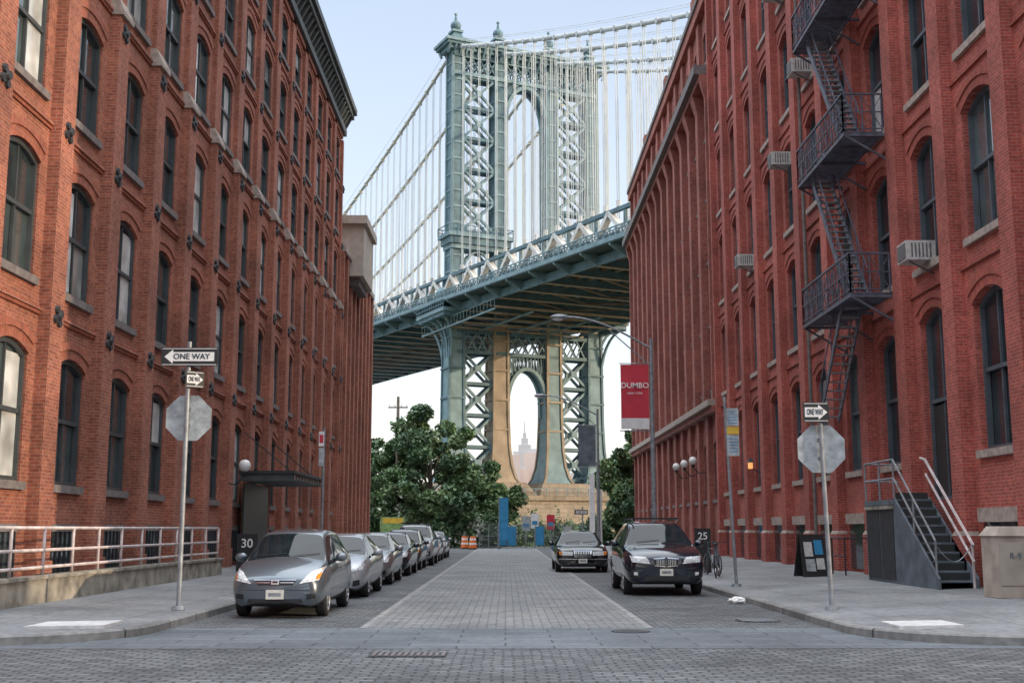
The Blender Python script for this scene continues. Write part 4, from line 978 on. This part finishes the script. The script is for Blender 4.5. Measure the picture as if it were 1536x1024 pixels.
def bike(x,y,rz):
    R=empty('bicycle',(x,y,.165),rz); S=MB(); r=.33
    for wx in(0,1.02):
        S.torus((wx,0,r),r-.02,.018,'y','rubber',28,6); S.torus((wx,0,r),r-.04,.009,'y','chrome',28,4)
        for k in range(12): t=2*math.pi*k/12; S.beam((wx,0,r),(wx+(r-.04)*math.cos(t),0,r+(r-.04)*math.sin(t)),.004,.004,'chrome')
    b=(.42,0,.28);sd=(.30,0,.78);h=(.86,0,.80);ax=(0,0,r);fx=(1.02,0,r)
    for p,q in((b,sd),(b,h),(sd,h),(ax,b),(ax,sd),(h,fx),(sd,(.27,0,.92)),(h,(.84,0,.98))): S.cyl(p,q,.017,.017,8,'stairgrey')
    S.sph((.25,0,.95),.12,'black',10,6,(1.1,.6,.35)); S.tube([(.86,-.28,1.0),(.90,-.1,1.0),(.84,0,.98),(.90,.1,1.0),(.86,.28,1.0)],.013,6,'black')
    S.cyl((.42,-.02,.28),(.42,.02,.28),.09,.09,16,'chrome'); S.beam((.42,.06,.28),(.52,.06,.14),.02,.02,'black'); S.beam((.42,-.06,.28),(.32,-.06,.42),.02,.02,'black')
    S.torus((.0,.0,r),.05,.01,'y','black',12,4); S.obj('frame_and_wheels',R,smooth=False)
bike(6.0,34.6,math.radians(75)); bike(6.35,36.2,math.radians(100))
bm=bmesh.new(); bmesh.ops.create_icosphere(bm,subdivisions=3,radius=.17)
for v in bm.verts: v.co*=1+random.uniform(-.18,.18); v.co.z=max(v.co.z*.5,-.05)+.06
me=bpy.data.meshes.new('litter_bag'); bm.to_mesh(me); bm.free(); me.materials.append(M['white']); o=bpy.data.objects.new('litter_bag',me); sc.collection.objects.link(o); o.location=(4.85,25.5,0)
R=empty('utility_pole',(-10.0,109,0)); S=MB(); S.cyl((0,0,0),(0,0,13.6),.2,.13,10,'wood'); S.beam((-.9,0,12.6),(.9,0,12.6),.12,.12,'wood')
for k in(-.8,-.3,.3,.8): S.cyl((k,0,12.66),(k,0,12.9),.06,.05,6,'globe')
S.cyl((.25,0,10.6),(.25,0,11.6),.2,.2,10,'signback'); S.obj('pole',R)
R=empty('feather_banner',(-.2,95,0)); S=MB(); S.cyl((-.4,0,0),(-.4,0,4.1),.04,.03,8,'steelpole'); S.box(-.36,.34,-.02,.02,.7,4.0,'bluesign'); S.box(-.45,-.3,-.2,.2,0,.08,'iron'); S.obj('banner',R)
R=empty('info_pillar',(6.6,93,0)); S=MB(); S.box(-.15,.25,-.1,.1,0,5.8,'white'); S.box(.4,.8,-.1,.1,0,4.6,'ac'); S.obj('panels',R)
R=empty('construction_fence'); S=MB()
for k in range(14):
    x=-2.2+k*.75; S.cyl((x,97,0),(x,97,1.9),.03,.03,6,'steelpole')
for z in(.15,1.0,1.9): S.beam((-2.2,97,z),(7.6,97,z),.04,.04,'steelpole')
for k in range(13):
    x=-2.2+k*.75
    if k in(2,3,6,9): S.box(x+.05,x+.7,96.93,96.96,.25,1.75,random.choice(['white','signback','bluesign']))
    for j in range(8): S.beam((x+j*.09,97,.15),(x+j*.09+.05,97,1.9),.012,.012,'steelpole')
S.obj('fence_panels',R)
for x,h,c in((1.6,2.6,'signback'),(2.3,2.8,'white'),(3.6,2.7,'red')):
    R=empty('notice_board',(x,98,0)); S=MB(); S.cyl((0,0,0),(0,0,h),.04,.04,6,'steelpole'); S.box(-.32,.32,-.05,-.03,h-1.2,h,c); S.box(-.22,.22,-.056,-.051,h-.9,h-.6,'bluesign'); S.obj('board',R)
def barrel(x,y):
    R=empty('traffic_barrel',(x,y,0)); S=MB(); z=0
    for k,(h,c) in enumerate(((.1,'black'),(.25,'orange'),(.15,'white'),(.2,'orange'),(.15,'white'),(.15,'orange'))):
        S.cyl((0,0,z),(0,0,z+h),.33-.02*k,.32-.02*k,14,c); z+=h
    S.obj('drum',R)
for x,y in((-2.6,93),(-3.3,95)): barrel(x,y)
R=empty('notice_board',(-9.0,95,0)); S=MB()
for s in(-1,1): S.cyl((s*.9,0,0),(s*.9,0,2.6),.05,.05,6,'wood')
S.box(-1,1,-.04,.04,1.0,2.5,'greenp'); S.box(-.8,.8,-.05,-.041,2.0,2.4,'yellow'); S.obj('board',R)
R=empty('traffic_sign',(5.7,90,.1)); S=MB(); S.cyl((0,0,0),(0,0,3.1),.05,.05,8,'steelpole'); S.obj('post',R); oneway(R,-.1,-.07,2.7,1.0,.36,True)

# ------------------------------------------------------------------ light, sky, camera
EL=math.radians(12.5); AZ=math.radians(107)
w=bpy.data.worlds.new('World'); sc.world=w; w.use_nodes=True; nt=w.node_tree; N=nt.nodes; L=nt.links
bg=N['Background']; sky=N.new('ShaderNodeTexSky'); sky.sky_type='NISHITA'; sky.sun_disc=False; sky.sun_elevation=EL; sky.sun_rotation=AZ
sky.air_density=1.0; sky.dust_density=2.0; sky.ozone_density=1.5; sky.altitude=0
L.new(sky.outputs[0],bg.inputs['Color']); bg.inputs['Strength'].default_value=.12
# bright haze layer, with an added out-of-view zenith boost to fill the shaded street
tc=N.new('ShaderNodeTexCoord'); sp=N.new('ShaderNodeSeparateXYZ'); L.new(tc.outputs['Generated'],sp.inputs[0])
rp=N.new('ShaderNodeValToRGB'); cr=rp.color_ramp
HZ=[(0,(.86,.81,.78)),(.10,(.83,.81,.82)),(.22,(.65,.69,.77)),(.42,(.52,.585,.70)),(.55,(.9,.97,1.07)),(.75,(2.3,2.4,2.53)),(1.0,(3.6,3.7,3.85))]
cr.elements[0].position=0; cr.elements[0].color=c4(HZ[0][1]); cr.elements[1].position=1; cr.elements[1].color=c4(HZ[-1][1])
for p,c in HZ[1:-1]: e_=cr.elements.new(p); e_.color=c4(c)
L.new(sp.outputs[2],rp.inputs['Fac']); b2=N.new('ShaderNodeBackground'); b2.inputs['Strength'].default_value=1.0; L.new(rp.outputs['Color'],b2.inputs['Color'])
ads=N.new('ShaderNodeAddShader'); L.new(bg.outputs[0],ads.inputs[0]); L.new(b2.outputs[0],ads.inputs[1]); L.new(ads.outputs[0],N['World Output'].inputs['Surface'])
sun=bpy.data.lights.new('sun','SUN'); sun.energy=3.0; sun.angle=math.radians(.6); sun.color=(1,.78,.54)
so=bpy.data.objects.new('sun',sun); sc.collection.objects.link(so)
d=Vector((math.sin(AZ)*math.cos(EL),math.cos(AZ)*math.cos(EL),math.sin(EL)))
so.rotation_euler=d.to_track_quat('Z','Y').to_euler()
cam=bpy.data.cameras.new('camera'); cam.lens=41.72; cam.sensor_width=36; cam.clip_end=20000
co=bpy.data.objects.new('camera',cam); sc.collection.objects.link(co); co.location=(0,0,1.55); co.rotation_euler=(math.radians(90+8.97),0,math.radians(-.26))
sc.camera=co
